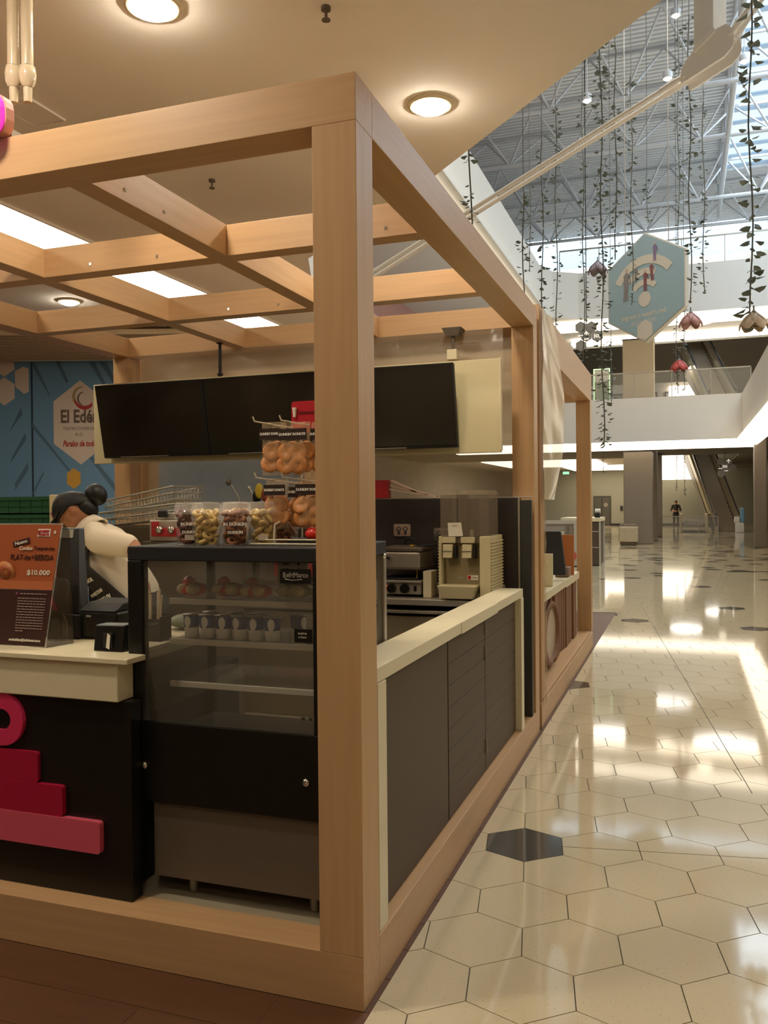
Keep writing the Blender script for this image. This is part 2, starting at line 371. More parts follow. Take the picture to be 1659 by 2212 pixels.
# clerestory window
wm = MB(); WINF = M('window_mullion', '8ea0b2', .5); 
for x in range(-12, 9): wm.box(x + .0, x + .035, 40.25, 40.3, 13.05, 14.9)
wm.box(XL, XR, 40.25, 40.31, 13.02, 13.08); win = struct('window_1', wm, WINF)
w = MB(); w.box(XL, XR, 40.27, 40.28, 13.05, 14.9); part('pane', w, glassmat('window_glass', 'dcefff', .04), win)
# --- roof deck with skylight opening at x 2.6..9.8, y 12..33
DECK = M('corrugated_roof_deck', 'dfe1e3', .6, noise=.08, scale=2)  # deck colour raised to carry the pale haze under the roof
rb = MB()
def deck(x0, x1, y0, y1, st=.22):
    y = y0
    while y < y1 - .01:
        rb.box(x0, x1, y, min(y + st * .55, y1), 14.3, 14.5); rb.box(x0, x1, y + st * .55, min(y + st, y1 + .001), 14.38, 14.5); y += st
deck(XL, 2.45, 4, 40.2); deck(2.45, XR, 33, 40.2); deck(2.45, XR, 4, 10); rb.box(XL, XR, YB, 4, 14.3, 14.5); rb.box(XL, XR, 40.5, 62, 12.85, 13.0); rb.box(XL, XR, 39.9, 40.25, 14.9, 15.1)
struct('ceiling_roof', rb, DECK)
sk = MB(); SKF = M('skylight_bar', 'b8c6d4', .5)
for y in range(10, 34): sk.box(2.45, XR, y - .04, y + .04, 14.4, 14.52)
for x in (2.5, 4.1, 5.7, 7.3): sk.box(x - .05, x + .05, 10, 33, 14.36, 14.5)
sky = struct('window_2', sk, SKF)
for j, x in enumerate((2.5, 4.1, 5.7, 7.3)):
    for y in range(10, 33):
        if j < 3 or y % 1 == 0:
            q = MB(); q.box(x + .05, min(x + 1.55, XR), y + .04, y + .96, 14.45, 14.46); part('pane', q, MATS['window_glass'], sky)
# mural hoarding on the left: runs from u (-8.415,7.376) towards (-6.8,7.94)
MU = Vector((.944, .331, 0)).normalized(); MN = Vector((MU.y, -MU.x, 0)); MO = Vector((-8.036, 7.495, 0))   # MN faces the kiosk
BLUE = M('blue_mural_print', '5d8099', .6, noise=.22, scale=.7, stretch=(1, 1, .5)); DBLUE = M('dark_blue_mural_fold', '465f70', .6, noise=.2, scale=1); HEXW = M('pale_hexagon_print', 'bfae9c', .6); HEXY = M('yellow_hexagon_print', 'b98a2e', .6)
def mp(s, z, d=0): p = MO + MU * s - MN * d; return (p.x, p.y, z)
def mprism(mb, poly, d0, d1):
    return sheet(mb, [mp(s, z, -d0) for s, z in poly], -MN * (d0 - d1) if False else MN * (d1 - d0))
def mpan(s0, s1, z0, z1):
    q = MB(); sheet(q, [mp(s0, z0), mp(s1, z0), mp(s1, z1), mp(s0, z1)], -MN * .08); return q
hw = struct('wall_hoarding', mpan(-4.6, .045, 0, 3.72), BLUE)
part('mural_panel', mpan(.075, 4.2, 0, 3.72), BLUE, hw)
SEAM = M('dark_seam', '1f2c33', .6); q = MB(); sheet(q, [mp(.045, 0, .02), mp(.075, 0, .02), mp(.075, 3.72, .02), mp(.045, 3.72, .02)], -MN * .05); part('panel_joint', q, SEAM, hw)
def mp2(u, v):
    """measured picture of the mural: wall coordinates of a mark (s along wall, height)"""
    return u, v
def decal(name, poly, mat, d=.004, label=None):
    q = MB(); sheet(q, [mp(s, z, 0) for s, z in poly], MN * d); return part(name, q, mat, hw, label=label)
def hexpoly(s, z, rx, rz): return [(s, z + rz), (s - rx, z + rz * .5), (s - rx, z - rz * .5), (s, z - rz), (s + rx, z - rz * .5), (s + rx, z + rz * .5)]
decal('pale_hexagon', hexpoly(.765, 2.825, .39, .612), HEXW); decal('pale_hexagon', hexpoly(-.335, 3.70, .147, .2), HEXW); decal('pale_hexagon', hexpoly(-.335, 3.287, .147, .205), HEXW); decal('pale_hexagon', [(.02, 3.61), (-.052, 3.643), (-.18, 3.577), (-.177, 3.356), (-.051, 3.247), (.02, 3.28)], HEXW)
decal('yellow_hexagon', hexpoly(.658, 2.012, .099, .152), HEXY)
for poly in ([(.06, 3.69), (.12, 3.69), (.33, 3.22), (.3, 3.24)], [(.41, 3.72), (.47, 3.72), (.60, 3.42), (.56, 3.40)], [(.9, 3.7), (.98, 3.7), (1.15, 3.36), (1.1, 3.36)], [(1.05, 3.7), (1.15, 3.7), (1.3, 3.4), (1.24, 3.4)],
             [(.065, 2.85), (.1, 2.78), (.62, 2.12), (.58, 2.12), (.06, 2.76)], [(-.10, 3.05), (-.08, 2.95), (-.27, 2.70), (-.24, 2.76)], [(-.04, 2.68), (-.03, 2.58), (-.26, 2.25), (-.24, 2.33)], [(.85, 2.36), (.93, 2.33), (1.4, 1.75), (1.3, 1.75)], [(-.01, 2.25), (0, 2.15), (-.2, 1.85), (-.2, 1.95)], [(.2, 2.1), (.23, 2.1), (.08, 1.8), (.05, 1.8)]):
    decal('fold_line', poly, DBLUE, .003)
BRN = M('brown_print', '5d4a3c', .6); RDP = M('red_print', '9b2a2a', .6); GLD = M('gold_print', '8f7a4c', .6)
def mtext(n, s, size, u, z, mat, width=None, bold=0, shear=0):
    p = MO + MU * u + MN * .006; return text(n, s, size, (p.x, p.y, z), MU, (0, 0, 1), mat, hw, width=width, bold=bold, shear=shear)
mtext('lettering', 'El Ed\u00e9n', .26, .755, 2.905, BRN, .55, .008); mtext('lettering', 'CENTRO COMERCIAL', .06, .755, 2.735, BRN, .48); mtext('lettering', 'A.C.', .07, .75, 2.65, BRN); mtext('lettering', 'Para\u00edso de todos', .12, .76, 2.515, RDP, .51, .004, .25)
def cres(s0, z0, R, r, a0, a1, off):
    n = 14; o_ = [(s0 + R * math.cos(a0 + (a1 - a0) * i / n), z0 + R * math.sin(a0 + (a1 - a0) * i / n)) for i in range(n + 1)]
    i_ = [(s0 + off[0] + r * math.cos(a0 + (a1 - a0) * i / n), z0 + off[1] + r * math.sin(a0 + (a1 - a0) * i / n)) for i in range(n + 1)]
    return o_ + i_[::-1]
decal('emblem_arc', cres(.80, 3.2, .15, .14, R_(95), R_(265), (.03, 0)), GLD, .006); decal('emblem_arc', cres(.82, 3.17, .10, .095, R_(100), R_(255), (.02, 0)), BRN, .006); decal('emblem_arc', cres(.83, 3.16, .15, .14, R_(190), R_(320), (0, .045)), RDP, .007)
# slatted ceiling strip in front of the hoarding
SLAT = M('bronze_slat', 'd2bc94', .6, noise=.1); q = MB()
q.k = 1; sheet(q, [mp(-4.4, 3.785, -.03), mp(4.2, 3.785, -.03), mp(4.2, 3.785, -1.95), mp(-4.4, 3.785, -1.95)], (0, 0, .01)); q.k = 0
for i in range(12):
    d = .05 + i * .16; sheet(q, [mp(-4.4, 3.72, -d), mp(4.2, 3.72, -d), mp(4.2, 3.72, -d - .09), mp(-4.4, 3.72, -d - .09)], (0, 0, .06))
struct('trim_12', q, [SLAT, M('slat_backing', '4a3d2c', .8)])
# ================================================================== KIOSK 1
kx0 = -3.40; ky1 = 3.46
kf = thing('kiosk_frame', 'large oak pergola frame standing on the floor around the snack counters, nearest the viewer', 'kiosk', (-1.7, 1.73, 0))
def oak(name, x0, x1, y0, y1, z0, z1, ax, par=None, bev=.002):
    q = MB(); q.box(x0, x1, y0, y1, z0, z1); return part(name, q, OAK[ax], par or kf, bev)
for x in (-.15, kx0):
    for y in (0, ky1 - .15): oak('post', x, x + .15, y, y + .15, .17, 2.80, 'z')
oak('beam', kx0, 0, 0, .15, 2.80, 2.95, 'x'); oak('beam', kx0, 0, ky1 - .15, ky1, 2.80, 2.95, 'x')
oak('beam', -.15, 0, .15, ky1 - .15, 2.80, 2.95, 'y'); oak('beam', kx0, kx0 + .15, .15, ky1 - .15, 2.80, 2.95, 'y')
for x in (-1.21, -2.29): oak('rafter', x, x + .10, .15, ky1 - .15, 2.80, 2.95, 'y')
for y in (1.14, 2.28):
    for xa, xb in ((kx0 + .15, -2.29), (-2.19, -1.21), (-1.11, -.15)): oak('cross_rafter', xa, xb, y, y + .10, 2.80, 2.95, 'x')
oak('plinth', kx0, 0, 0, .15, 0, .17, 'x'); oak('plinth', kx0, 0, ky1 - .15, ky1, 0, .17, 'x'); oak('plinth', -.15, 0, .15, ky1 - .15, 0, .17, 'y'); oak('plinth', kx0, kx0 + .15, .15, ky1 - .15, 0, .17, 'y')
q = MB(); q.box(kx0 + .15, -.15, .15, ky1 - .15, .02, .168); part('deck', q, M('deck_sheet', '9c9078', .6, noise=.05, scale=3), kf)
spot = MB()
for x, y in ((-1.12, .35), (-1.12, .62), (-1.13, 1.3), (-.55, 1.142), (-1.9, 1.142), (-1.5, 1.142), (-1.75, 2.282), (-1.4, 2.282), (-2.4, 1.142), (-.3, 1.142)):
    if x in (-1.12, -1.13): spot.box(-1.112, -1.106, y - .006, y + .006, 2.84, 2.852)
    else: spot.box(x - .006, x + .006, y - .006, y + .001, 2.835, 2.847)
stuff(part('screw_heads', spot, CHROME, kf))
# --- side counter with white waterfall top and charcoal doors
sc = thing('side_counter', 'long charcoal counter with cream waterfall top along the aisle side of the kiosk', 'counter', (-.09, 1.5, .17))
def bx(name, b, mat, par, bev=.003, label=None): q = MB(); q.box(*b); return part(name, q, mat, par, bev, label=label)
bx('countertop', (-.165, -.006, .165, 1.30, 1.003, 1.055), WHITE, sc); bx('countertop', (-.165, -.003, 1.303, 2.10, 1.000, 1.056), WHITE, sc); bx('countertop', (-.165, -.010, 2.115, 2.90, 1.003, 1.055), WHITE, sc)
bx('side_leg', (-.165, -.004, .166, .253, .17, 1.001), WHITE, sc); bx('side_leg', (-.165, -.006, 2.815, 2.90, .17, 1.001), WHITE, sc)
bx('carcass', (-.165, -.075, .253, 2.815, .17, 1.0), M('carcass', '2a2622', .6), sc)
d1 = bx('door', (-.074, -.045, .256, 1.195, .172, .998), CHAR, sc)
for n, (ya, yb) in enumerate(((1.208, 1.948), (1.956, 2.812))):
    dr = bx('door', (-.074, -.058, ya, yb, .172, .998), CHAR, sc, .001)
    zs = [.172, .29, .385, .482, .578, .676, .775, .875, .998]
    for a, b in zip(zs, zs[1:]): bx('slat', (-.058, -.045, ya + .001, yb - .001, a + .0015, b - .0015), CHAR, dr, .0012)
PULL = M('pull_edge', '8a7f6d', .4)
for a, b in ((.90, .965), (.762, .842), (.27, .347)): bx('door_pull', (-.045, -.037, 1.945, 1.954, a, b), PULL, sc, .001)
# --- front counter: black front, white top and skirt, raised logo
fc = thing('front_counter', 'black service counter with thick white top and pink logo at the left', 'counter', (-2.1, .3, .17))
bx('front_panel', (-3.24, -.925, .09, .155, .17, .895), BLACK, fc, .004); bx('body', (-3.24, -.99, .156, 1.0, .17, .9), BLKM, fc)
bx('skirt', (-3.24, -.96, .065, .16, .896, 1.035), WHITE, fc, .004); bx('countertop', (-3.24, -.990, .164, 1.05, 1.036, 1.056), WHITE, fc, .002); bx('countertop_nosing', (-3.24, -.908, .05, .163, 1.036, 1.056), WHITE, fc, .003)
bx('return_panel', (-1.03, -.99, .161, 1.03, 1.010, 1.034), WHITE, fc)
q = MB(); q.X = Matrix.Translation((-1.545, .088, .796)); n = 28; R1, R2 = .100, .044
def dshape(w, h, r, n=12):
    return [(-.16, h), (w - r, h)] + [(w - r + r * math.sin(t * math.pi / n), r * math.cos(t * math.pi / n) * h / r) for t in range(1, n)] + [(w - r, -h), (-.16, -h)]
o_ = dshape(.154, .1, .1); i_ = [(x, z) for x, z in dshape(.095, .04, .045)]
ring = MB()
no = len(o_)
ring.X = Matrix.Translation((-1.545, 0, .795))
for k in range(no - 1):
    ring.hexa([(o_[k][0], .089, o_[k][1]), (o_[k + 1][0], .089, o_[k + 1][1]), (i_[k + 1][0], .089, i_[k + 1][1]), (i_[k][0], .089, i_[k][1])], [(o_[k][0], .072, o_[k][1]), (o_[k + 1][0], .072, o_[k + 1][1]), (i_[k + 1][0], .072, i_[k + 1][1]), (i_[k][0], .072, i_[k][1])])
part('logo_letter', ring, PINK, fc, label='raised magenta letter')
def rbar(x0, x1, z0, z1, y0, y1, r=.012):
    pts = []
    for cx, cz, a0 in ((x1 - r, z1 - r, 0), (x0 + r, z1 - r, 90), (x0 + r, z0 + r, 180), (x1 - r, z0 + r, 270)):
        for k in range(5): a = R_(a0 + k * 22.5); pts.append((cx + r * math.cos(a), cz + r * math.sin(a)))
    q = MB(); q.prism(pts, y0, y1, 'y'); return q
part('logo_bar', rbar(-1.95, -1.327, .569, .683, .074, .0895), DPINK, fc, label='upper dark magenta bar'); part('logo_bar', rbar(-1.95, -1.212, .455, .568, .070, .0895), DPINK, fc, label='middle magenta bar'); part('logo_bar', rbar(-1.95, -1.045, .338, .454, .066, .0895), LPINK, fc, label='lower salmon pink bar')
# --- pink illuminated sign letter above the beam
ps = thing('pink_sign_letter', 'rounded pink glowing sign letter on the front beam at the left edge', 'sign', (-1.43, -.05, 2.955))
q = rbar(-1.60, -1.352, 2.953, 3.105, -.08, -.02, .06); part('letter_body', q, NEON, ps); q = rbar(-1.606, -1.346, 2.947, 3.111, -.02, .02, .062); part('letter_back', q, M('sign_back', 'c98a78', .5), ps)
q = MB(); q.box(-1.5, -1.36, .021, .1, 2.95, 2.99); part('bracket', q, STEEL, ps)
ps2 = thing('orange_sign_letter', 'orange glowing sign letter on the front beam outside the left edge', 'sign', (-1.86, -.05, 2.955)); part('letter_body', rbar(-1.98, -1.74, 2.953, 3.105, -.08, -.02, .06), NEON2, ps2); part('letter_back', rbar(-1.986, -1.734, 2.947, 3.111, -.02, .02, .062), M('sign_back', 'c98a78', .5), ps2)
# --- refrigerated display case
fr = thing('refrigerated_display_case', 'black refrigerated glass display case beside the corner post', 'fridge', (-.58, .45, .17))
X0, X1, Y0, Y1 = -.985, -.172, .165, .745
bx('top_panel', (X0, X1, Y0, Y1, 1.40, 1.452), BLKM, fr, .004)
bx('corner_frame', (X0, -.925, Y0, .21, .52, 1.40), BLACK, fr); bx('corner_frame', (-.238, X1, Y0, .21, .52, 1.40), BLACK, fr); bx('corner_frame', (X0, X0 + .03, Y1 - .03, Y1, .52, 1.40), BLACK, fr); bx('corner_frame', (X1 - .03, X1, Y1 - .03, Y1, .52, 1.40), STEEL, fr)
bx('front_pane', (-.925, -.238, .178, .184, .81, 1.40), GLASSD, fr, 0); bx('side_pane', (X0 + .008, X0 + .014, .21, Y1 - .03, .81, 1.40), GLASSD, fr, 0); bx('side_pane', (X1 - .014, X1 - .008, .21, Y1 - .03, .81, 1.40), GLASSD, fr, 0); bx('rear_pane', (X0 + .03, X1 - .03, Y1 - .016, Y1 - .01, .81, 1.40), GLASSD, fr, 0)
bx('well_deck', (X0 + .02, X1 - .02, .19, Y1 - .02, .70, .712), M('well_steel', '4c463c', .35, metal=.7), fr)
bx('apron_panel', (-.93, X1, Y0 - .003, .178, .515, .81), BLACK, fr, .003); bx('body', (-.9, X1 - .005, .19, Y1, .24, .70), DSTEEL, fr); bx('kick_panel', (-.892, X1, .178, .19, .24, .517), DSTEEL, fr)
for x in (-.915, -.265):
    q = MB(); q.lathe([(0, .0), (.012, 0), (.014, .006), (.012, .012), (0, .014)], n=14); q.v = [Vector((x + p.x, Y0 - .003 - p.z, .65 + p.y)) for p in q.v]; part('bolt', q, CHROME, fr)
for x in (-.77, -.28):
    for y in (.25, .68): q = MB(); q.cyl((x, y, .17), (x, y, .24), .014, .018); part('foot', q, STEEL, fr)
SHG = M('shelf_edge', 'bdb5a2', .4); SHT = glassmat('shelf_glass', '8a8474', .28)
for z in (1.237, 1.083, .92):
    sh = bx('shelf', (-.90, -.20, .325, .70, z, z + .008), SHT, fr, 0); bx('shelf_edge', (-.905, -.195, .312, .326, z - .012, z + .010), SHG, sh, .002)
q = MB()
for i in range(9): q.box(-.52 + i * .033, -.505 + i * .033, .67, .676, .72, .732)
part('vent_slots', q, BLKM, fr); 
q = MB()
for x in (-.61, -.595, -.545): 
    for z in (1.30, 1.325, 1.35, 1.375): q.box(x, x + .008, .70, .703, z, z + .012)
bx('rear_plate', (-.64, -.50, .704, .712, 1.27, 1.40), STEEL, fr); part('rear_plate_holes', q, BLKM, fr)
lb = bx('maker_label', (-.366, -.247, .1765, .1775, 1.328, 1.378), BLACK, fr, 0, 'black maker label with silver lettering'); text('lettering', 'RefriMarco', .024, (-.306, .1760, 1.357), (1, 0, 0), (0, 0, 1), STEEL, lb, width=.095, bold=.0006)
q = MB(); q.tube([(-.35, .176, 1.352), (-.345, .176, 1.343), (-.32, .176, 1.339), (-.28, .176, 1.343)], .0012); part('swoosh', q, STEEL, lb)
lb = bx('rating_label', (-.313, -.245, .1765, .1775, 1.125, 1.172), BLACK, fr, 0, 'small dark rating label low on the glass'); text('lettering', 'ACEPTA', .009, (-.282, .1760, 1.156), (1, 0, 0), (0, 0, 1), PAPER, lb); text('lettering', 'A TODO', .008, (-.282, .1760, 1.143), (1, 0, 0), (0, 0, 1), PAPER, lb)
q = MB(); q.lathe([(0, 0), (.010, 0), (.012, .008), (0, .012)], n=12); q.v = [Vector((X1 + p.z, .702 + p.x, 1.404 + p.y - .01)) for p in q.v]; part('bolt', q, CHROME, fr)
# yoghurt cups on the middle shelf
YB_ = M('blue_cup_print', '3c4468', .45); YW = M('white_cup', 'd5cfbd', .5); FOIL = M('foil_lid', 'a8a294', .3, metal=.8)
yp = thing('yoghurt_cup', 'blue and white yoghurt cup, first from the left in the front row', 'yoghurt', (0, 0, 0), 'yoghurt cups on the middle fridge shelf')
q = MB(); q.lathe([(0, 0), (.024, 0), (.0265, .002), (.029, .04)], n=20); part('cup_base', q, YW, yp); q = MB(); q.lathe([(.0291, .04), (.0325, .088), (0, .088)], n=20); part('cup_band', q, YB_, yp)
q = MB(); q.lathe([(0, .0882), (.036, .0882), (.036, .090), (0, .0905)], n=20); part('lid', q, FOIL, yp)
q = MB()
for k in range(8):
    a0 = R_(-115 + k * 6); a1 = R_(-115 + (k + 1) * 6); h = [.012, .02, .024, .026, .026, .024, .02, .012]
    q.add([(.0318 * math.cos(a0), .0318 * math.sin(a0), .064 - h[k]), (.0318 * math.cos(a1), .0318 * math.sin(a1), .064 - h[k]), (.0325 * math.cos(a1), .0325 * math.sin(a1), .064 + h[k] * .8), (.0325 * math.cos(a0), .0325 * math.sin(a0), .064 + h[k] * .8)], [(0, 1, 2, 3)])
part('label', q, YW, yp)
od = ['first', 'second', 'third', 'fourth', 'fifth', 'sixth']; xs = [-.845, -.775, -.705, -.636, -.567, -.497]
yp.location = (xs[0], .375, 1.0915); yp['_b'] = tuple(yp.location)
for i in range(1, 6): copy_thing(yp, (xs[i], .375, 1.0915), 'blue and white yoghurt cup, %s from the left in the front row' % od[i], rz=.15 * (i % 3))
for i, x in enumerate((-.81, -.70, -.60, -.43)): copy_thing(yp, (x, .46, 1.0915), 'white and blue yoghurt cup half hidden behind the front row on the fridge shelf', rz=.4 * i)
# bun bags on the top shelf
REDF = M('red_plastic_film', 'dc3020', .25, noise=.25, scale=25, bump=.3); BUN = M('pale_bun', 'd0b584', .6, noise=.15, scale=30)
def blob(mb, c, r, seed, amp=.18, sx=1):
    k = len(mb.v); mb.ell(c, r, 18, 12); rnd = random.Random(seed); ph = [rnd.uniform(0, 6) for _ in range(6)]
    c = Vector(c)
    for i in range(k, len(mb.v)):
        d = mb.v[i] - c; a = math.atan2(d.y, d.x); w = 1 + amp * (math.sin(3 * a + ph[0]) * .5 + math.sin(5 * a + ph[1] + d.z * 60) * .35 + math.sin(9 * a + ph[2]) * .25)
        mb.v[i] = c + Vector((d.x * w, d.y * w, d.z * (1 + amp * .6 * math.sin(4 * a + ph[3]))))
def bag(x, y, w, label, red=True, seed=1):
    z = 1.2475
    t = thing('bun_bag', label, 'bag', (x, y, z), 'bags of buns on the top fridge shelf')
    q = MB(); blob(q, (x, y, z + .028), (w, .05, .026), seed); part('film', q, REDF if red else M('cream_film', 'a7946c', .35, noise=.15, scale=20, bump=.2), t)
    q = MB(); 
    for k in (-1, 1): q.ell((x + k * w * .4, y - .03, z + .03), (.028, .026, .022))
    part('bun', q, BUN, t)
    if red: q = MB(); blob(q, (x - w * .3, y, z + .058), (.022, .02, .018), seed + 5, .3); part('knot', q, REDF, t)
bag(-.85, .39, .05, 'red film bag of buns at the left end of the top fridge shelf', True, 1); bag(-.70, .41, .065, 'red film bag of two pale buns in the middle of the top fridge shelf', True, 2); bag(-.57, .39, .06, 'red film bag of buns next to the cream bags on the top fridge shelf', True, 3)
bag(-.43, .42, .07, 'cream film bag on the top fridge shelf below the maker label', False, 4); bag(-.29, .41, .06, 'cream film bag at the right end of the top fridge shelf', False, 5)
# red menu strips lying on the rear worktop, seen through the case
# ================================================================== ON TOP OF THE CASE
TOPZ = 1.452
DGL = M('glazed_brown_dough', '9a5c34', .35, noise=.25, scale=40); DCR = M('cream_glazed_dough', 'd8b86c', .35, noise=.15, scale=40); DCH = M('chocolate_dough', '6a3622', .35, noise=.2, scale=40)
dn = {}
def donut(mat, loc, tilt, label, grp):
    if mat.name not in dn:
        q = MB(); q.torus((0, 0, 0), .0135, .0085, n=16, m=8); dn[mat.name] = q
    if mat.name + '_m' not in dn:
        me = bpy.data.meshes.new('mini_donut'); q = dn[mat.name]; me.from_pydata([tuple(p) for p in q.v], [], q.f); me.materials.append(mat); me.polygons.foreach_set('use_smooth', [True] * len(q.f)); dn[mat.name + '_m'] = me
    o = bpy.data.objects.new('mini_donut', dn[mat.name + '_m']); C.objects.link(o); o.location = loc; o.rotation_euler = tilt; tag(o, label, 'donut', grp)
LBL = M('tub_price_label', 'cbb9a2', .6); ORNG = M('orange_print', 'b5471f', .5)
def tub(x, y, nm, mat, lab, words, seed):
    t = thing('donut_tub', lab, 'tub', (x, y, TOPZ), 'clear tubs of mini donuts on the fridge top')
    q = MB(); q.lathe([(0, .002), (.043, .002), (.044, .0), (.058, .115), (.060, .117), (.0585, .119)], (x, y, TOPZ), 24); part('cup', q, CLEARP, t)
    q = MB(); q.lathe([(.060, .117), (.061, .122), (.057, .124), (.054, .152), (.047, .16), (0, .162)], (x, y, TOPZ), 24); part('dome_lid', q, CLEARP, t)
    fx, fy = -.33, .94
    ang = math.atan2(CAM.y - y, CAM.x - x); dv = Vector((math.cos(ang), math.sin(ang), 0)); rt = Vector((-dv.y, dv.x, 0))
    c0 = Vector((x, y, TOPZ)) + dv * .0575
    text('print', words[0], .016, c0 + Vector((0, 0, .078)) + dv * .002, rt, (0, 0, 1), WTXT, t, bold=.0008)
    text('print', words[1], .014, c0 + Vector((0, 0, .048)), rt, (0, 0, 1), WTXT, t, bold=.0008)
    if seed % 2: q = MB(); p = c0 - dv * .004 + Vector((0, 0, .018)); sheet(q, [p - rt * .018, p + rt * .018, p + rt * .018 + Vector((0, 0, .02)), p - rt * .018 + Vector((0, 0, .02))], dv * .003); part('price_label', q, LBL, t)
    rnd = random.Random(seed)
    for lay in range(6):
        r = .022 + .002 * lay
        for k in range(4):
            a = k * math.pi / 2 + lay * .7; donut(mat, (x + r * math.cos(a), y + r * math.sin(a), TOPZ + .016 + lay * .0205), (rnd.uniform(-.9, .9), rnd.uniform(-.9, .9), 0), 'mini donut piled inside the %s' % nm, 'mini donuts in the ' + nm)
tub(-.835, .35, 'leftmost clear tub', DCH, 'leftmost clear plastic tub, full of dark chocolate mini donuts', ("DUNKIN'", 'DUNKIN'), 1)
tub(-.735, .31, 'clear tub with an orange stripe', DCR, 'clear plastic tub of pale mini donuts with an orange stripe, second from the left', ('', ''), 2)
tub(-.625, .33, 'third clear tub from the left', DGL, 'third clear plastic tub from the left, with glazed brown mini donuts', ("IN DUNKIN'", 'DUNKIN'), 4)
tub(-.69, .46, 'clear tub behind the orange-striped one', DCR, 'clear plastic tub of pale mini donuts standing behind the orange-striped one', ('', ''), 6)
tub(-.535, .38, 'clear tub left of the wire rack', DCR, 'clear plastic tub of pale mini donuts just left of the wire rack', ('', ''), 5)
tub(-.50, .50, 'clear tub behind the wire rack', DGL, 'clear plastic tub of brown mini donuts half hidden behind the wire rack', ('', ''), 8)
# wire rack with bags
WIRE = M('white_wire', 'd8cdb2', .4)
rk = thing('bag_rack', 'white wire display rack with hooks on top of the fridge beside the post', 'rack', (-.42, .42, TOPZ))
q = MB(); q.tube([(-.56, .33, TOPZ + .004), (-.20, .33, TOPZ + .004), (-.20, .52, TOPZ + .004), (-.56, .52, TOPZ + .004), (-.56, .33, TOPZ + .004)], .004); q.tube([(-.50, .33, TOPZ + .02), (-.20, .33, TOPZ + .02)], .003); part('base_frame', q, WIRE, rk)
q = MB(); q.tube([(-.47, .34, TOPZ), (-.465, .34, TOPZ + .075), (-.47, .42, TOPZ + .09)], .004); q.tube([(-.43, .50, TOPZ), (-.43, .50, TOPZ + .47)], .004); q.tube([(-.22, .50, TOPZ), (-.22, .50, TOPZ + .47)], .004); q.tube([(-.43, .50, TOPZ + .47), (-.22, .50, TOPZ + .47)], .004); part('upright', q, WIRE, rk)
for x0, x1, z in ((-.55, -.22, 1.90), (-.545, -.22, 1.69)):
    for k in range(2):
        xa = x0 + k * .11; q = MB(); q.tube([(xa - .005, .345, z + .03), (xa, .35, z + .012), (xa + .02, .37, z + .008), (xa + .12, .50, z - .01)], .0028); part('hook', q, WIRE, rk)
CK = M('golden_cookie', 'c07c3c', .5, noise=.3, scale=60, bump=.2); BAND = M('brown_header_print', '33231b', .45); FILM2 = glassmat('cookie_bag_film', 'e6c89c', .20, .10)
ckm = None
def cookie(loc, rot, lab, grp):
    global ckm
    if not ckm:
        q = MB(); q.lathe([(0, -.006), (.024, -.006), (.034, -.003), (.036, .002), (.030, .006), (.014, .0065), (.007, .002), (0, .002)], n=20); ckm = bpy.data.meshes.new('cookie'); ckm.from_pydata([tuple(p) for p in q.v], [], q.f); ckm.materials.append(CK); ckm.polygons.foreach_set('use_smooth', [True] * len(q.f))
    o = bpy.data.objects.new('cookie', ckm); C.objects.link(o); o.location = loc; o.rotation_euler = rot; tag(o, lab, 'cookie', grp)
def cbag(x, y, z1, w, h, lab, short, seed):
    t = thing('cookie_bag', lab, 'bag', (x, y, z1 - h), 'clear bags of cookies hanging on the wire rack')
    rnd = random.Random(seed); nu, nv = 10, 12
    def surf(sgn):
        vs = []
        for j in range(nv + 1):
            for i in range(nu + 1):
                u = i / nu * 2 - 1; v = j / nv; b = (1 - u * u) ** .5 * min(1, (1 - v) * 2.2, v * 8 + .12) * .026
                wr = .0045 * math.sin(u * 9 + seed + v * 14) + .0055 * rnd.uniform(-1, 1)
                vs.append((x + u * w / 2 * (1 + .03 * math.sin(v * 9)), y + sgn * (b + wr * (1 if 0 < j < nv else 0)), z1 - h + v * h))
        return vs
    q = MB(); fs = [(j * (nu + 1) + i, j * (nu + 1) + i + 1, (j + 1) * (nu + 1) + i + 1, (j + 1) * (nu + 1) + i) for j in range(nv) for i in range(nu)]
    q.add(surf(-1), fs, True); q.add(surf(1), fs, True); part('film', q, FILM2, t)
    q = MB(); zb = z1 - h * .34; q.box(x - w / 2 + .002, x + w / 2 - .002, y - .0275, y - .025, zb, zb + h * .21); part('header_band', q, BAND, t)
    text('lettering', "DUNKIN' DONUTS", .013, (x, y - .029, zb + h * .105), (1, 0, 0), (0, 0, 1), WTXT, t, width=w * .9, bold=.0005)
    k = 0
    for r in range(2):
        for c in range(2 if w > .1 else 1):
            for l in range(2):
                cx = x + ((c - .5) * w * .45 if w > .1 else 0) + rnd.uniform(-.004, .004)
                cookie((cx + (l - .5) * .022, y - .009 + l * .013 + r * .002, z1 - h + .042 + r * .047 + l * .006), (R_(82 + rnd.uniform(-16, 16)), rnd.uniform(-.45, .45), rnd.uniform(-.3, .3)), 'round golden cookie inside the ' + short, 'cookies in the ' + short)
cbag(-.495, .40, 1.912, .098, .20, 'leftmost clear bag of cookies with brown header on the upper hooks', 'leftmost upper bag', 1)
cbag(-.392, .37, 1.905, .118, .20, 'wide clear bag of cookies below the red card on the upper hooks', 'wide upper bag', 2)
cbag(-.29, .40, 1.905, .098, .20, 'clear bag of cookies on the upper hooks partly hidden by the post', 'upper bag beside the post', 3)
cbag(-.483, .40, 1.70, .092, .19, 'leftmost clear bag of cookies on the lower hooks above the donut tubs', 'leftmost lower bag', 4)
cbag(-.405, .44, 1.69, .09, .18, 'middle clear bag of cookies set back on the lower hooks', 'middle lower bag', 5)
cbag(-.335, .39, 1.70, .118, .19, 'wide clear bag of cookies on the lower hooks beside the post', 'wide lower bag', 6)
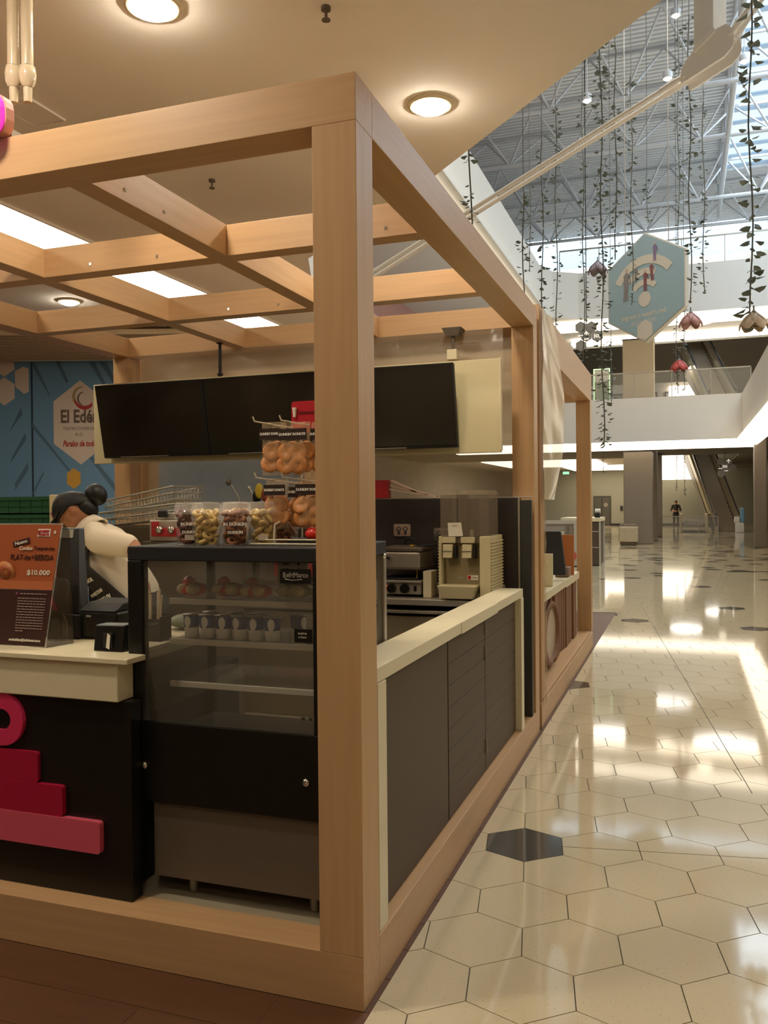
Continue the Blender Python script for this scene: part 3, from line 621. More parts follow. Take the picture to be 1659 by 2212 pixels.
rc = thing('promo_card', 'red rounded promo card above the cookie bags', 'sign', (-.375, .44, 1.86)); q = rbar(-.44, -.315, 1.87, 1.99, .438, .441, .012); part('card', q, RED, rc); text('lettering', 'DUNKIN DONUTS', .014, (-.366, .436, 1.945), (1, 0, 0), (0, 0, 1), BAND, rc, width=.085)
q = MB(); q.cyl((-.425, .434, 1.93), (-.425, .434, 1.96), .005, .008, 10); q.cyl((-.425, .434, 1.96), (-.425, .434, 1.966), .009, .009, 10); part('cup_picture', q, WTXT, rc)
rb_ = thing('red_wrapped_item', 'red foil wrapped snack lying under the wire rack beside the post', 'snack', (-.33, .40, TOPZ)); q = MB(); blob(q, (-.335, .40, TOPZ + .04), (.03, .03, .026), 9, .15); part('foil', q, REDF, rb_); q = MB(); q.box(-.43, -.25, .38, .47, TOPZ, TOPZ + .022); part('tray', q, BLKM, rb_); q = MB(); q.box(-.36, -.29, .405, .45, TOPZ + .04, TOPZ + .075); part('paper_tag', q, M('pink_paper', 'b99180', .6), rb_)
# ================================================================== ON THE FRONT COUNTER
CT = 1.0565
st = thing('poster_stand', 'two-panel acrylic poster stand with orange offer sheet over dark text sheet on the white counter', 'sign', (-1.47, .2, CT))
up_ = Vector((.058, 0, .478)).normalized(); base = Vector((-1.374, .17, CT)); tr_ = Vector((0, .06, 0))
def PS(s, t, d=0): return Vector((-1.372 + (t / .48) * .048 + s, .17 + t * .10 - d, CT + t))     # s<0 to the left, t up
OR1 = M('orange_brown_poster', 'a4542c', .5, noise=.06, scale=4); OR2 = M('orange_floor_print', 'b8683c', .5); DK1 = M('dark_maroon_poster', '3d201b', .5, noise=.1)
def pq(name, s0, s1, t0, t1, d, mat, par, sk=1):
    q = MB(); sheet(q, [PS(s0, t0, d), PS(s1, t0, d), PS(s1, t1, d), PS(s0, t1, d)], (0, .0015, 0)); return part(name, q, mat, par)
p1 = pq('offer_sheet', -.44, 0, .222, .475, .002, OR1, st); p2 = pq('text_sheet', -.44, 0, .004, .220, .002, DK1, st)
q = MB(); sheet(q, [PS(-.445, 0, 0), PS(.006, 0, 0), PS(.006, .48, 0), PS(-.445, .48, 0)], (0, .004, 0)); sheet(q, [PS(-.445, 0, 0), PS(.006, 0, 0), (-1.366, .30, CT + .002), (-1.817, .30, CT + .002)], (0, 0, .003)); part('acrylic_holder', q, CLEARP, st)
q = MB(); sheet(q, [PS(.006, .0), PS(.006, .48), (-1.312, .245, CT + .45), (-1.345, .30, CT)], (.003, 0, 0)); part('side_flap', q, glassmat('smoky_flap', '4a4034', .5), st)
pu = (.10, .10, .98)
def pt(s, size, a, t, mat, par, w=None, bold=.0008, rot=0, d=.004): 
    rv = Vector((math.cos(rot), 0, math.sin(rot))); uv = Vector((-math.sin(rot) + .1, .1, math.cos(rot))); uv = (uv - rv * uv.dot(rv))
    return text('lettering', s, size, PS(a, t, d), rv, uv, mat, par, width=w, bold=bold)
pq('floor_band', -.44, 0, .222, .255, .003, OR2, p1)
lg = pq('logo_box', -.105, -.045, .428, .458, .0035, WTXT, p1); pt("DUNKIN'", .012, -.072, .449, RED, p1, .046, .0006, d=.006); pt('DONUTS', .012, -.072, .436, RED, p1, .046, .0006, d=.006); q = MB(); q.cyl(PS(-.098, .436, .006), PS(-.098, .452, .006), .003, .005, 8); part('cup_picture', q, OR1, p1)
pt('\u2605', .02, -.022, .443, PAPER, p1, None, 0)
q = MB(); c = PS(-.178, .405, .004); rv = Vector((math.cos(.22), 0, math.sin(.22))); uv = Vector((-math.sin(.22), .1, math.cos(.22))); sheet(q, [c - rv * .042 - uv * .011, c + rv * .042 - uv * .011, c + rv * .042 + uv * .011, c - rv * .042 + uv * .011], (0, -.001, 0)); part('flash_box', q, DK1, p1)
pt('Nuevo', .021, -.178, .405, PAPER, p1, .062, .0002, .22, .0065); pt('Combo', .021, -.150, .382, PAPER, p1, .064, .0003, .0, .007); pt('Tempran-ito', .021, -.064, .382, DK1, p1, .098, .0002)
pt('FLAT-ito', .030, -.172, .346, DK1, p1, .098, .0002); pt('+BEBIDA', .030, -.067, .346, DK1, p1, .108, .0002); pt('$10.000', .028, -.076, .287, PAPER, p1, .110, .0004)
q = MB(); q.X = Matrix.Translation(PS(-.235, .285, .004)) @ Matrix.Rotation(R_(96), 4, 'X'); q.lathe([(0, 0), (.045, 0), (.047, .002), (0, .003)], n=24); part('bread_picture', q, M('bread_print', 'b8743c', .5, noise=.2, scale=30), p1)
q = MB(); q.X = Matrix.Translation(PS(-.235, .288, .007)) @ Matrix.Rotation(R_(96), 4, 'X'); q.lathe([(.012, 0), (.028, 0), (.03, .002), (.012, .002)], n=24); part('bread_picture_ring', q, OR1, p1)
q = MB(); q.X = Matrix.Translation(PS(-.165, .205, .004)) @ Matrix.Rotation(R_(96), 4, 'X'); q.lathe([(0, 0), (.006, 0), (.006, .001), (0, .001)], n=12); part('dot_mark', q, M('purple_print', '8a4a72', .5), p2)
LINE = M('faint_print', '9b8177', .6); rnd = random.Random(5); q = MB()
def line(t, a, b, h=.0035):
    x = a
    while x < b:
        w = rnd.uniform(.005, .018); e = min(x + w, b); sheet(q, [PS(x, t, .0035), PS(e, t, .0035), PS(e, t + h, .0035), PS(x, t + h, .0035)], (0, -.0008, 0)); x = e + .003
line(.203, -.15, -.022, .004)
for k in range(13): line(.185 - k * .0105, -.158 + k * .0006, -.022, .0042) if k != 12 else line(.185 - k * .0105, -.15, -.112, .0042)
stuff(part('fine_print_lines', q, LINE, p2))
pt('servicioalcliente@dunkindonuts.com.co', .014, -.098, .026, PAPER, p2, .152, .0005)
# till monitor seen from the back
po = thing('till_monitor', 'black slanted till monitor seen from behind on the white counter', 'monitor', (-1.46, .45, CT))
q = MB(); q.hexa([(-1.62, .40, CT + .10), (-1.39, .40, CT + .10), (-1.39, .46, CT + .10), (-1.62, .46, CT + .10)], [(-1.62, .50, 1.51), (-1.475, .50, 1.51), (-1.475, .54, 1.51), (-1.62, .54, 1.51)]); part('back_shell', q, BLACK, po, .006)
q = MB(); q.hexa([(-1.60, .4835, 1.468), (-1.492, .4835, 1.468), (-1.492, .489, 1.468), (-1.60, .489, 1.468)], [(-1.60, .493, 1.503), (-1.494, .493, 1.503), (-1.494, .498, 1.503), (-1.60, .498, 1.503)]); part('sticker', q, M('grey_sticker', '8f8873', .6), po)
bx('foot', (-1.60, -1.38, .38, .58, CT, CT + .10), BLACK, po, .01)
q = MB(); q.tube([(-1.55, .38, 1.53), (-1.535, .39, 1.50), (-1.545, .40, 1.36), (-1.56, .40, 1.25)], .0022); q.tube([(-1.545, .40, 1.45), (-1.515, .39, 1.43), (-1.50, .385, 1.36), (-1.503, .385, 1.29)], .002); q.tube([(-1.45, .36, 1.17), (-1.425, .36, 1.13), (-1.42, .36, CT + .005)], .002); part('cable', q, M('beige_cable', 'a89a82', .5), po)
cdv = thing('code_display', 'smoky acrylic display on the till with a pink tag inside', 'display', (-1.48, .33, CT))
q = MB(); pts = [(-1.60, 1.165), (-1.405, 1.16), (-1.40, 1.285), (-1.412, 1.305), (-1.46, 1.312), (-1.60, 1.31)]; q.prism(pts, .345, .352, 'y'); part('acrylic_plate', q, glassmat('smoky_acrylic', '6d6052', .6, .15), cdv); q = MB(); q.prism([(-1.53, 1.262), (-1.505, 1.270), (-1.455, 1.185), (-1.46, 1.175), (-1.475, 1.178)], .340, .343, 'y'); part('pink_tag', q, PINK, cdv)
bx('stem', (-1.52, -1.46, .352, .375, CT, 1.17), BLACK, cdv, .003); q = MB(); q.cyl((-1.466, .35, 1.31), (-1.463, .35, 1.345), .003); part('red_pen', q, RED, cdv)
pr = thing('receipt_printer', 'black receipt printer on the white counter beside the fridge', 'printer', (-1.3, .5, CT)); bx('body', (-1.405, -1.215, .40, .60, CT, CT + .115), BLACK, pr, .012); q = MB(); q.prism([(.40, CT + .115), (.60, CT + .115), (.60, CT + .15), (.46, CT + .145)], -1.40, -1.22, 'x'); part('cover', q, BLKM, pr, .006); q = MB(); q.cyl((-1.24, .56, CT + .12), (-1.20, .56, CT + .12), .035, .035, 18); part('paper_roll_housing', q, BLKM, pr); bx('badge', (-1.36, -1.335, .397, .4, CT + .09, CT + .098), PULL, pr, .001)
ch = thing('receipt_holder', 'small black receipt holder with a slip of white paper at the counter end', 'holder', (-1.08, .2, CT)); q = MB(); q.hexa([(-1.145, .17, CT), (-1.018, .17, CT), (-1.018, .26, CT), (-1.145, .26, CT)], [(-1.15, .19, 1.152), (-1.016, .19, 1.155), (-1.016, .26, 1.155), (-1.15, .26, 1.152)]); part('body', q, BLACK, ch, .004); bx('slot', (-1.10, -1.06, .168, .183, 1.07, 1.125), BLKM, ch, .002); q = MB(); sheet(q, [(-1.083, .163, 1.072), (-1.068, .163, 1.066), (-1.065, .166, 1.118), (-1.078, .166, 1.126)], (0, .001, 0)); part('paper_slip', q, PAPER, ch)
# ================================================================== PEOPLE
def person(name, label, loc, J, colors, fem=False, hires=True, group=None):
    """one continuous body grown from joints J, clothing as child shells"""
    t = thing(name, label, 'person', loc); V = lambda k: Vector(J[k])
    b = MB(); s = J.get('s', 1.0); hd = V('head'); up = (hd - V('neck')).normalized(); F = Vector(J['face']); F = (F - up * F.dot(up)).normalized(); S = up.cross(F)
    R = Matrix((F, S, up)).transposed()
    b.ell(hd, (.098, .076, .118), 24, 16, R); b.ell(hd + F * .03 - up * .055, (.062, .058, .062), 18, 12, R)
    b.ell(hd + F * .098 - up * .012, (.020, .012, .024), 12, 8, R); b.ell(hd + F * .088 - up * .052, (.012, .026, .008), 12, 8, R); b.ell(hd + F * .084 - up * .062, (.011, .022, .008), 12, 8, R); b.ell(hd + F * .08 - up * .095, (.018, .024, .016), 12, 8, R)
    for k in (-1, 1):
        b.ell(hd + S * k * .077 - up * .01 - F * .008, (.02, .009, .034), 12, 8, R); b.ell(hd + F * .08 + S * k * .032 + up * .012, (.012, .018, .009), 10, 8, R); b.ell(hd + F * .082 + S * k * .033 + up * .03, (.010, .024, .006), 10, 8, R)
    b.caps(V('neck'), hd - up * .05, .054, .05); b.caps(V('pelvis'), V('waist'), .135, .118); b.caps(V('waist'), V('chest'), .118, .128); b.ell((V('shl') + V('shr')) / 2 - Vector((0, 0, .03)), (.12, .12, .09)); b.caps(V('chest'), V('neck'), .11, .055)
    for q in 'lr':
        b.caps(V('neck') * .7 + V('sh' + q) * .3, V('sh' + q), .055, .055); b.caps(V('sh' + q), V('el' + q), .052, .040); b.caps(V('el' + q), V('wr' + q), .040, .027)
        b.caps(V('hip' + q), V('kn' + q), .085, .055); b.caps(V('kn' + q), V('an' + q), .055, .036); f = V('face2') if 'face2' in J else F; f = Vector((f.x, f.y, 0)).normalized(); b.caps(V('an' + q) - Vector((0, 0, .045)), V('an' + q) + f * .15 - Vector((0, 0, .055)), .038, .03)
        w = V('wr' + q); d = (w - V('el' + q)).normalized(); sd = d.orthogonal().normalized(); 
        if 'palm' in J: sd = (Vector(J['palm']) - d * Vector(J['palm']).dot(d)).normalized()
        nr = d.cross(sd); b.caps(w, w + d * .06, .026, .032)
        for i, l in enumerate((.062, .074, .068, .052)):
            o = w + d * .075 + sd * (i - 1.5) * .019; m = o + d * l * .5 + nr * .006; b.caps(o, m, .0098, .009); b.caps(m, m + d * l * .38 + nr * l * .3, .009, .0078)
        o = w + d * .025 + sd * -.03; m = o + d * .03 - sd * .022; b.caps(o, m, .012, .0105); b.caps(m, m + d * .028 - sd * .004 + nr * .006, .0105, .009)
    o = part('body', b, colors['skin'], t); m = o.modifiers.new('weld', 'REMESH'); m.mode = 'VOXEL'; m.voxel_size = .0065 if hires else .012; m.use_smooth_shade = True
    sm = o.modifiers.new('smooth', 'SMOOTH'); sm.factor = .5; sm.iterations = 3
    def cloth(nm, mb, mat, vox=.010, it=4, par=None):
        c = part(nm, mb, mat, par or t); r = c.modifiers.new('weld', 'REMESH'); r.mode = 'VOXEL'; r.voxel_size = vox; r.use_smooth_shade = True; z = c.modifiers.new('smooth', 'SMOOTH'); z.factor = .5; z.iterations = it; return c
    c = MB(); bl = J.get('belly', .02)
    c.caps(V('waist') - Vector((0, 0, .08)), V('waist'), .150, .142); c.caps(V('waist'), V('chest'), .142, .142); c.ell((V('shl') + V('shr')) / 2 - Vector((0, 0, .03)), (.135, .135, .10)); c.caps(V('chest'), V('neck') - Vector((0, 0, .02)), .125, .075)
    if fem:
        ff = Vector((J['face2'][0], J['face2'][1], -.35)).normalized(); ss = Vector((-ff.y, ff.x, 0)).normalized()
        for k in (-1, 1): c.ell(V('chest') + ff * .085 + ss * k * .065, (.085, .085, .085))
    for q in 'lr':
        c.caps(V('neck') * .65 + V('sh' + q) * .35, V('sh' + q), .068, .07); e = V('sh' + q) + (V('el' + q) - V('sh' + q)) * J.get('sleeve', .8); c.caps(V('sh' + q), e, .07, .062)
    cloth('polo_shirt' if fem else 'jacket', c, colors['top'])
    c = MB()
    c.caps(V('pelvis'), V('waist') - Vector((0, 0, .08)), .152, .145)
    for q in 'lr': c.caps(V('hip' + q), V('kn' + q), .098, .072); c.caps(V('kn' + q), V('an' + q) + Vector((0, 0, .02)), .072, .056)
    cloth('trousers', c, colors['legs'])
    for q in 'lr':
        c = MB(); f = V('face2') if 'face2' in J else F; f = Vector((f.x, f.y, 0)).normalized(); a = V('an' + q) - Vector((0, 0, .038)); c.caps(a, a + f * .16 - Vector((0, 0, .01)), .046, .038); c.caps(a - f * .04, a, .04, .05); cloth('shoe', c, BLKM, .012, 2)
    return t, R, hd, F, S, up, cloth
HAIR = M('black_hair', '14110f', .5, noise=.2, scale=60)
POLO = M('cream_polo_cotton', 'dfd0b6', .8, noise=.05, scale=8, bump=.15); TROU = M('black_trousers', '1c1a19', .8)
g2 = Vector((-.95, -.31, 0)).normalized(); s2_ = Vector((.31, -.95, 0)).normalized()
pv = Vector((-1.72, 1.32, 1.02)); ck = Vector((-1.90, 1.29, 1.30)); nk = Vector((-2.015, 1.27, 1.475))
J = dict(head=(-2.120, 1.265, 1.578), neck=nk, chest=ck, waist=(-1.79, 1.31, 1.14), pelvis=pv, shl=ck + Vector((-.02, 0, .125)) + s2_ * .15, shr=ck + Vector((-.05, 0, .12)) - s2_ * .15,
         ell=(-1.665, 1.145, 1.395), wrl=(-1.53, 1.02, 1.25), elr=(-2.12, 1.40, 1.22), wrr=(-2.30, 1.22, 1.14), hipl=pv + s2_ * .08 - Vector((0, 0, .05)), hipr=pv - s2_ * .08 - Vector((0, 0, .05)),
         knl=(-1.77, 1.24, .62), knr=(-1.82, 1.40, .62), anl=(-1.70, 1.22, .26), anr=(-1.72, 1.40, .26), face=(-.84, -.34, -.36), face2=g2, sleeve=.82, palm=(0, 0, 1))
wt, R, hd, F, S, up, cloth = person('person', 'person in a cream polo shirt, black cap and printed black apron bending over the till', (-1.75, 1.3, .17), J, dict(skin=SKIN, top=POLO, legs=TROU), True)
# cap with brim, hair bun, collar, apron
c = MB(); k = len(c.v); c.ell(hd + up * .025 - F * .006, (.113, .092, .10), 28, 18, R)
for i in range(len(c.v)):
    d = c.v[i] - (hd + up * .0); 
    if d.dot(up) < 0: c.v[i] = c.v[i] - up * d.dot(up)
for i in range(len(c.v)):
    d = c.v[i] - hd; c.v[i] = c.v[i] - up * .045 * max(0, -d.dot(F) / .11)
capo = part('cap', c, BLKM, wt)
c = MB(); n = 14; top = []; 
for sgn in (.004, -.004):
    row = []
    for i in range(n + 1):
        a = R_(-70 + 140 * i / n); row.append(hd + up * (.022 + sgn) + F * .09 * math.cos(a) + S * .088 * math.sin(a)); row.append(hd + up * (.006 + sgn) + F * (.09 * math.cos(a) + .085 * math.cos(a * .8)) + S * .088 * math.sin(a))
    top += row
m2 = 2 * (n + 1); fs = []
for i in range(n): fs += [(2 * i, 2 * i + 1, 2 * i + 3, 2 * i + 2), (m2 + 2 * i + 2, m2 + 2 * i + 3, m2 + 2 * i + 1, m2 + 2 * i), (2 * i + 1, m2 + 2 * i + 1, m2 + 2 * i + 3, 2 * i + 3)]
c.add(top, fs, True); part('brim', c, BLKM, capo)
c = MB(); p = hd + up * .062 + F * .098; d = (F + up * .35).normalized(); c.cyl(p, p + d * .006, .020, .020, 16); part('badge', c, M('pink_badge', 'd06a86', .5), capo)
c = MB(); c.ell(hd - F * .140 - up * .012, (.056, .060, .062), 20, 14, R); c.ell(hd - F * .055 - up * .03, (.058, .072, .07), 18, 12, R); part('hair_bun', c, HAIR, wt)
c = MB(); nd = (Vector(J['head']) - nk).normalized(); ctr = nk + nd * .01; u_ = nd.orthogonal().normalized(); w_ = nd.cross(u_); n = 24; vs = []
for i in range(n):
    a = 2 * math.pi * i / n; d = u_ * math.cos(a) + w_ * math.sin(a); vs += [ctr + d * .066 + nd * .035, ctr + d * .088 - nd * .022, ctr + d * .094 - nd * .022, ctr + d * .070 + nd * .038]
c.add(vs, [(4 * i + j, 4 * ((i + 1) % n) + j, 4 * ((i + 1) % n) + (j + 1) % 4, 4 * i + (j + 1) % 4) for i in range(n) for j in range(4)], True); part('collar', c, POLO, wt)
APR = M('black_apron_cotton', '1d1812', .85)
c = MB(); ff = Vector((g2.x, g2.y, 0)); ax_pts = [ck + Vector((0, 0, .10)), ck, Vector(J['waist']), pv, pv - Vector((0, 0, .25)), pv - Vector((0, 0, .45))]; rad = [.125, .196, .168, .178, .18, .185]; hal = [55, 76, 96, 102, 90, 75]
rows = []; nn = 20
def aps(r, tt):
    i = min(int(r), 4); f = r - i; cc = Vector(ax_pts[i]) * (1 - f) + Vector(ax_pts[i + 1]) * f; rr_ = rad[i] * (1 - f) + rad[i + 1] * f; h = hal[i] * (1 - f) + hal[i + 1] * f
    a = R_(h * tt); d = ff * math.cos(a) + s2_ * math.sin(a); return cc + d * (rr_ + .012), d
N = 15; vs = []
for j in range(N + 1):
    for i in range(nn + 1): vs.append(aps(5 * j / N, i / nn * 2 - 1)[0])
c.add(vs, [(j * (nn + 1) + i, j * (nn + 1) + i + 1, (j + 1) * (nn + 1) + i + 1, (j + 1) * (nn + 1) + i) for j in range(N) for i in range(nn)], True); ap = part('apron', c, APR, wt)
so = ap.modifiers.new('thickness', 'SOLIDIFY'); so.thickness = .006
def aptext(s, r, tt, size, tilt=.35):
    p, d = aps(r, tt); q, _ = aps(r - .15, tt); p2, _ = aps(r, tt + .05); rt = (p2 - p).normalized(); uu = (q - p); uu = (uu - rt * uu.dot(rt)).normalized()
    r2 = rt * math.cos(tilt) + uu * math.sin(tilt); u2 = -rt * math.sin(tilt) + uu * math.cos(tilt); nrm = r2.cross(u2); sg = 1 if nrm.dot(d) > 0 else -1
    if sg < 0: r2 = -r2; 
    text('lettering', s, size, p + d * .010, r2, u2, PAPER, ap, bold=.0005)
for s, r, tt, z in (('HONESTIDAD', 2.75, .66, .034), ('TRABAJO EN', 2.15, .52, .030), ('HONESTIDAD', 1.9, .50, .026), ('RESPETO', 3.0, .72, .024), ('AMOR', 1.5, .62, .03), ('EQUIPO', 1.2, .66, .024), ('HONOR', 3.15, .86, .024), ('LEALTAD', 2.45, .60, .02), ('PASION', .85, .7, .022), ('RESPETO', 2.45, .86, .018)): aptext(s, r, tt, z)
# ================================================================== INSIDE THE KIOSK
sb = thing('straw_box', 'black straw box on the white counter seen through the left side of the fridge', 'box', (-1.075, .46, CT)); q = MB(); q.box(-1.13, -1.02, .42, .50, CT, CT + .006); q.box(-1.13, -1.02, .42, .425, CT + .006, CT + .09); q.box(-1.13, -1.02, .495, .50, CT + .006, CT + .105); q.box(-1.13, -1.125, .425, .495, CT + .006, CT + .098); q.box(-1.025, -1.02, .425, .495, CT + .006, CT + .098); part('box_body', q, BLACK, sb); text('lettering', 'DUNKIN', .014, (-1.055, .419, CT + .07), (1, 0, .15), (-.15, 0, 1), PULL, sb)
STW = M('straw_paper', 'd2bd98', .6)
for i in range(9):
    x = -1.118 + i * .0095 + .003 * math.sin(i * 5); y = .435 + .045 * ((i * 7) % 9) / 9; dx = -.018 + .035 * (i / 8); q = MB(); q.cyl((x, y, CT + .008), (x + dx * .6, y + .006, CT + .185 + .03 * ((i * 5) % 4) / 4), .0045, n=8); solo('paper_straw', q, STW, 'paper-wrapped straw standing in the black straw box behind the fridge', 'straw', 'straws in the black box', base=(x, y, CT + .008))
q = MB(); blob(q, (-1.12, .76, CT + .034), (.075, .06, .030), 4, .2); solo('plastic_bag', q, M('dull_green_film', '7c8268', .4, noise=.2, scale=20, bump=.2), 'crumpled dull green plastic bag lying on the white counter behind the straw box', 'bag')
# rear stool and crates
cs = thing('crate_shelf', 'black side shelf unit carrying the green crates', 'shelf', (-2.75, 1.75, .17)); bx('top', (-3.2, -2.24, 1.55, 1.95, 1.32, 1.35), BLKM, cs)
for x in (-3.18, -2.28): 
    for y in (1.57, 1.91): bx('leg', (x, x + .03, y, y + .03, .17, 1.32), BLKM, cs)
def crate(z, lab, h):
    t = thing('plastic_crate', lab, 'crate', (-2.83, 1.75, z), 'green crates behind the till'); q = MB(); x0, x1, y0, y1 = -3.1, -2.555, 1.58, 1.92; q.box(x0, x1, y0, y1, z, z + .008)
    q.box(x0, x1, y0, y0 + .008, z, z + h); q.box(x0, x1, y1 - .008, y1, z, z + h); q.box(x0, x0 + .008, y0 + .008, y1 - .008, z, z + h); q.box(x1 - .008, x1, y0 + .008, y1 - .008, z, z + h); part('bin', q, GRN, t)
    q = MB(); q.frame(x0 - .008, x1 + .008, y0 - .008, y1 + .008, .016, z + h - .02, z + h, 'z'); q.frame(x0 - .005, x1 + .005, y0 - .005, y1 + .005, .013, z + h * .45, z + h * .45 + .008, 'z'); part('rim', q, GRN, t); q = MB()
    for k in range(6): q = MB(); q.box(x0 + .06 + k * .085, x0 + .068 + k * .085, y0 - .005, y0, z + .01, z + h - .02); part('rib', q, GRN, t)
crate(1.351, 'lower green plastic crate behind the till', .205); crate(1.5575, 'upper green plastic crate stacked on the other behind the till', .105)
q = MB(); q.box(-2.545, -2.27, 1.56, 1.60, 1.351, 1.672); solo('cutting_board', q, CREAM, 'cream board standing behind the black cap of the bending person', 'board', bev=.006)
# rear worktop with machines
rw = thing('steel_worktop', 'stainless steel work counter along the back of the kiosk', 'counter', (-1.7, 2.95, .17)); bx('top', (-3.2, -.18, 2.70, 3.185, .95, .99), STEEL, rw, .004); bx('upstand', (-3.2, -.18, 3.17, 3.185, .99, 1.05), STEEL, rw); bx('shelf', (-3.15, -.22, 2.715, 2.80, .895, .915), STEEL, rw); bx('cabinet', (-3.15, -.22, 2.74, 3.17, .17, .875), M('taupe_steel', '8d8168', .5, metal=.2), rw)
for x in (-3.16, -2.2, -1.2, -.24): q = MB(); q.cyl((x, 2.722, .17), (x, 2.722, .95), .016); part('leg', q, STEEL, rw)
pnl = thing('back_panel', 'dark charcoal partition panel behind the juice machine', 'panel', (-.9, 3.22, .17)); bx('board', (-1.80, -.095, 3.19, 3.23, .17, 1.632), BLACK if False else M('espresso_laminate', '2b231d', .45, noise=.1), pnl); bx('edge_strip', (-.093, -.078, 3.188, 3.23, .17, 1.634), PULL, pnl); bx('end_board', (-.076, -.003, 3.185, 3.23, .17, 1.618), M('slate_laminate', '2e2c29', .45), pnl); bx('top_edge', (-1.80, -.003, 3.19, 3.25, 1.632, 1.640), M('aluminium_trim', '8d8578', .4, metal=.6), pnl)
def outlet(x, z, lab):
    t = thing('wall_socket', lab, 'socket', (x, 3.18, z), None); q = rbar(x, x + .125, z, z + .085, 3.180, 3.19, .012); part('cover_plate', q, CHROME, t)
    for k in (0, 1): q = MB(); q.torus((x + .038 + k * .048, 3.178, z + .05), .014, .003, (0, 1, 0)); q.box(x + .03 + k * .048, x + .046 + k * .048, 3.176, 3.181, z + .01, z + .04); part('outlet', q, BLKM, t)
outlet(-.968, 1.373, 'chrome double wall socket above the contact grill'); outlet(-.675, 1.345, 'chrome wall socket half hidden behind the juice machine')
# contact grill
gr = thing('contact_grill', 'stainless steel contact grill with two dark knobs on the rear counter', 'grill', (-.8, 2.95, .99)); gx0, gx1 = -.955, -.655
bx('base', (gx0, gx1, 2.80, 3.14, 1.008, 1.085), STEEL, gr, .006); bx('top_plate', (gx0 - .01, gx1 + .005, 2.78, 3.14, 1.085, 1.10), STEEL, gr, .003); bx('lower_hotplate', (gx0 + .02, gx1 - .02, 2.82, 3.1, 1.10, 1.115), BLKM, gr); bx('lid', (gx0 + .005, gx1 - .005, 2.80, 3.12, 1.175, 1.285), STEEL, gr, .012); bx('lid_edge', (gx0, gx1, 2.79, 3.12, 1.17, 1.19), DSTEEL, gr, .004); bx('lid_cap', (gx0 + .01, gx1 + .01, 2.80, 3.11, 1.288, 1.315), DSTEEL, gr, .006)
for x in (gx0 + .02, -.70): q = MB(); q.lathe([(.014, 0), (.006, .02), (.006, .05), (.011, .07)], (x, 2.86, 1.102), 12); part('hinge_post', q, M('brass', 'a58b3c', .3, metal=1), gr)
for x in (-.855, -.765): q = MB(); q.cyl((x, 2.80, 1.046), (x, 2.775, 1.046), .032, .029, 22); q.box(x - .003, x + .003, 2.772, 2.778, 1.046, 1.074); part('knob', q, BLACK, gr)
for x, m_c in ((-.913, emis('green_pilot', '1f7a3a', .35)), (-.891, emis('red_pilot', 'e0301c', 1.2)), (-.695, BLACK)): bx('switch', (x - .009, x + .009, 2.796, 2.80, 1.03, 1.064), m_c, gr, .001)
q = MB(); q.tube([(-.87, 2.79, 1.245), (-.89, 2.76, 1.25), (-.92, 2.76, 1.248)], .010); part('front_handle', q, BLKM, gr); q = MB(); q.tube([(-.80, 2.9, 1.33), (-.79, 2.9, 1.36), (-.76, 2.9, 1.372), (-.73, 2.9, 1.36), (-.70, 2.9, 1.318), (-.61, 2.92, 1.325), (-.56, 2.93, 1.335)], .009); part('lift_handle', q, BLKM, gr); q = MB(); q.cyl((-.755, 2.89, 1.318), (-.725, 2.89, 1.318), .014, .014); part('brass_nut', q, MATS['brass'], gr)
for x in (gx0 + .03, gx1 - .03): q = MB(); q.cyl((x, 2.84, .99), (x, 2.84, 1.009), .014); q.cyl((x, 3.1, .99), (x, 3.1, 1.009), .014); part('foot', q, BLKM, gr)
q = MB(); q.box(-.638, -.582, 2.79, 2.93, .9905, 1.162); wb = solo('paper_towel_box', q, M('white_card', 'd2c7a8', .6), 'upright white box between the grill and the juice machine', 'box', bev=.003)
# juice dispenser
jd = thing('juice_dispenser', 'cream two-tank juice dispenser with louvred side on the rear counter', 'dispenser', (-.35, 2.9, .99)); CRM = M('cream_abs', 'cbbd94', .45, noise=.03)
bx('tower', (-.498, -.205, 2.80, 3.10, 1.03, 1.375), M('taupe_front', '8b7b58', .5), jd, .006)
for x0, x1 in ((-.518, -.498), (-.247, -.18)):
    s_ = bx('side_cover', (x0, x1, 2.715 if x0 > -.4 else 2.74, 3.10, .9905, 1.392), CRM, jd, .006)
    for k in range(17):
        z = 1.03 + k * .02; lo = bx('louvre', (x1 - .001, x1 + .009, 2.735, 3.09, z, z + .009), CRM, s_, .002) if x0 > -.4 else bx('louvre', (x0 - .007, x0 + .001, 2.75, 3.09, z, z + .009), CRM, s_, .002)
bx('bottom', (-.498, -.247, 2.78, 3.10, .9905, 1.03), CRM, jd); q = MB(); q.hexa([(-.485, 2.68, 1.0), (-.285, 2.68, 1.0), (-.285, 2.79, 1.0), (-.485, 2.79, 1.0)], [(-.51, 2.66, 1.085), (-.255, 2.66, 1.085), (-.255, 2.80, 1.085), (-.51, 2.80, 1.085)]); part('drip_tray', q, CRM, jd, .006)
bx('valve_rail', (-.50, -.247, 2.772, 2.80, 1.345, 1.385), M('taupe_dark', '6f6248', .5), jd, .003)
for x in (-.455, -.33):
    bx('valve_head', (x - .045, x + .045, 2.745, 2.79, 1.348, 1.386), CRM, jd, .003); q = MB(); q.hexa([(x - .03, 2.72, 1.255), (x + .028, 2.72, 1.255), (x + .028, 2.735, 1.255), (x - .03, 2.735, 1.255)], [(x - .032, 2.73, 1.34), (x + .03, 2.73, 1.34), (x + .03, 2.765, 1.34), (x - .032, 2.765, 1.34)]); part('push_lever', q, CRM, jd, .003); bx('lever_line', (x - .031, x + .029, 2.718, 2.7215, 1.296, 1.299), BLKM, jd, 0); bx('spout', (x + .034, x + .05, 2.75, 2.80, 1.25, 1.33), BLKM, jd)
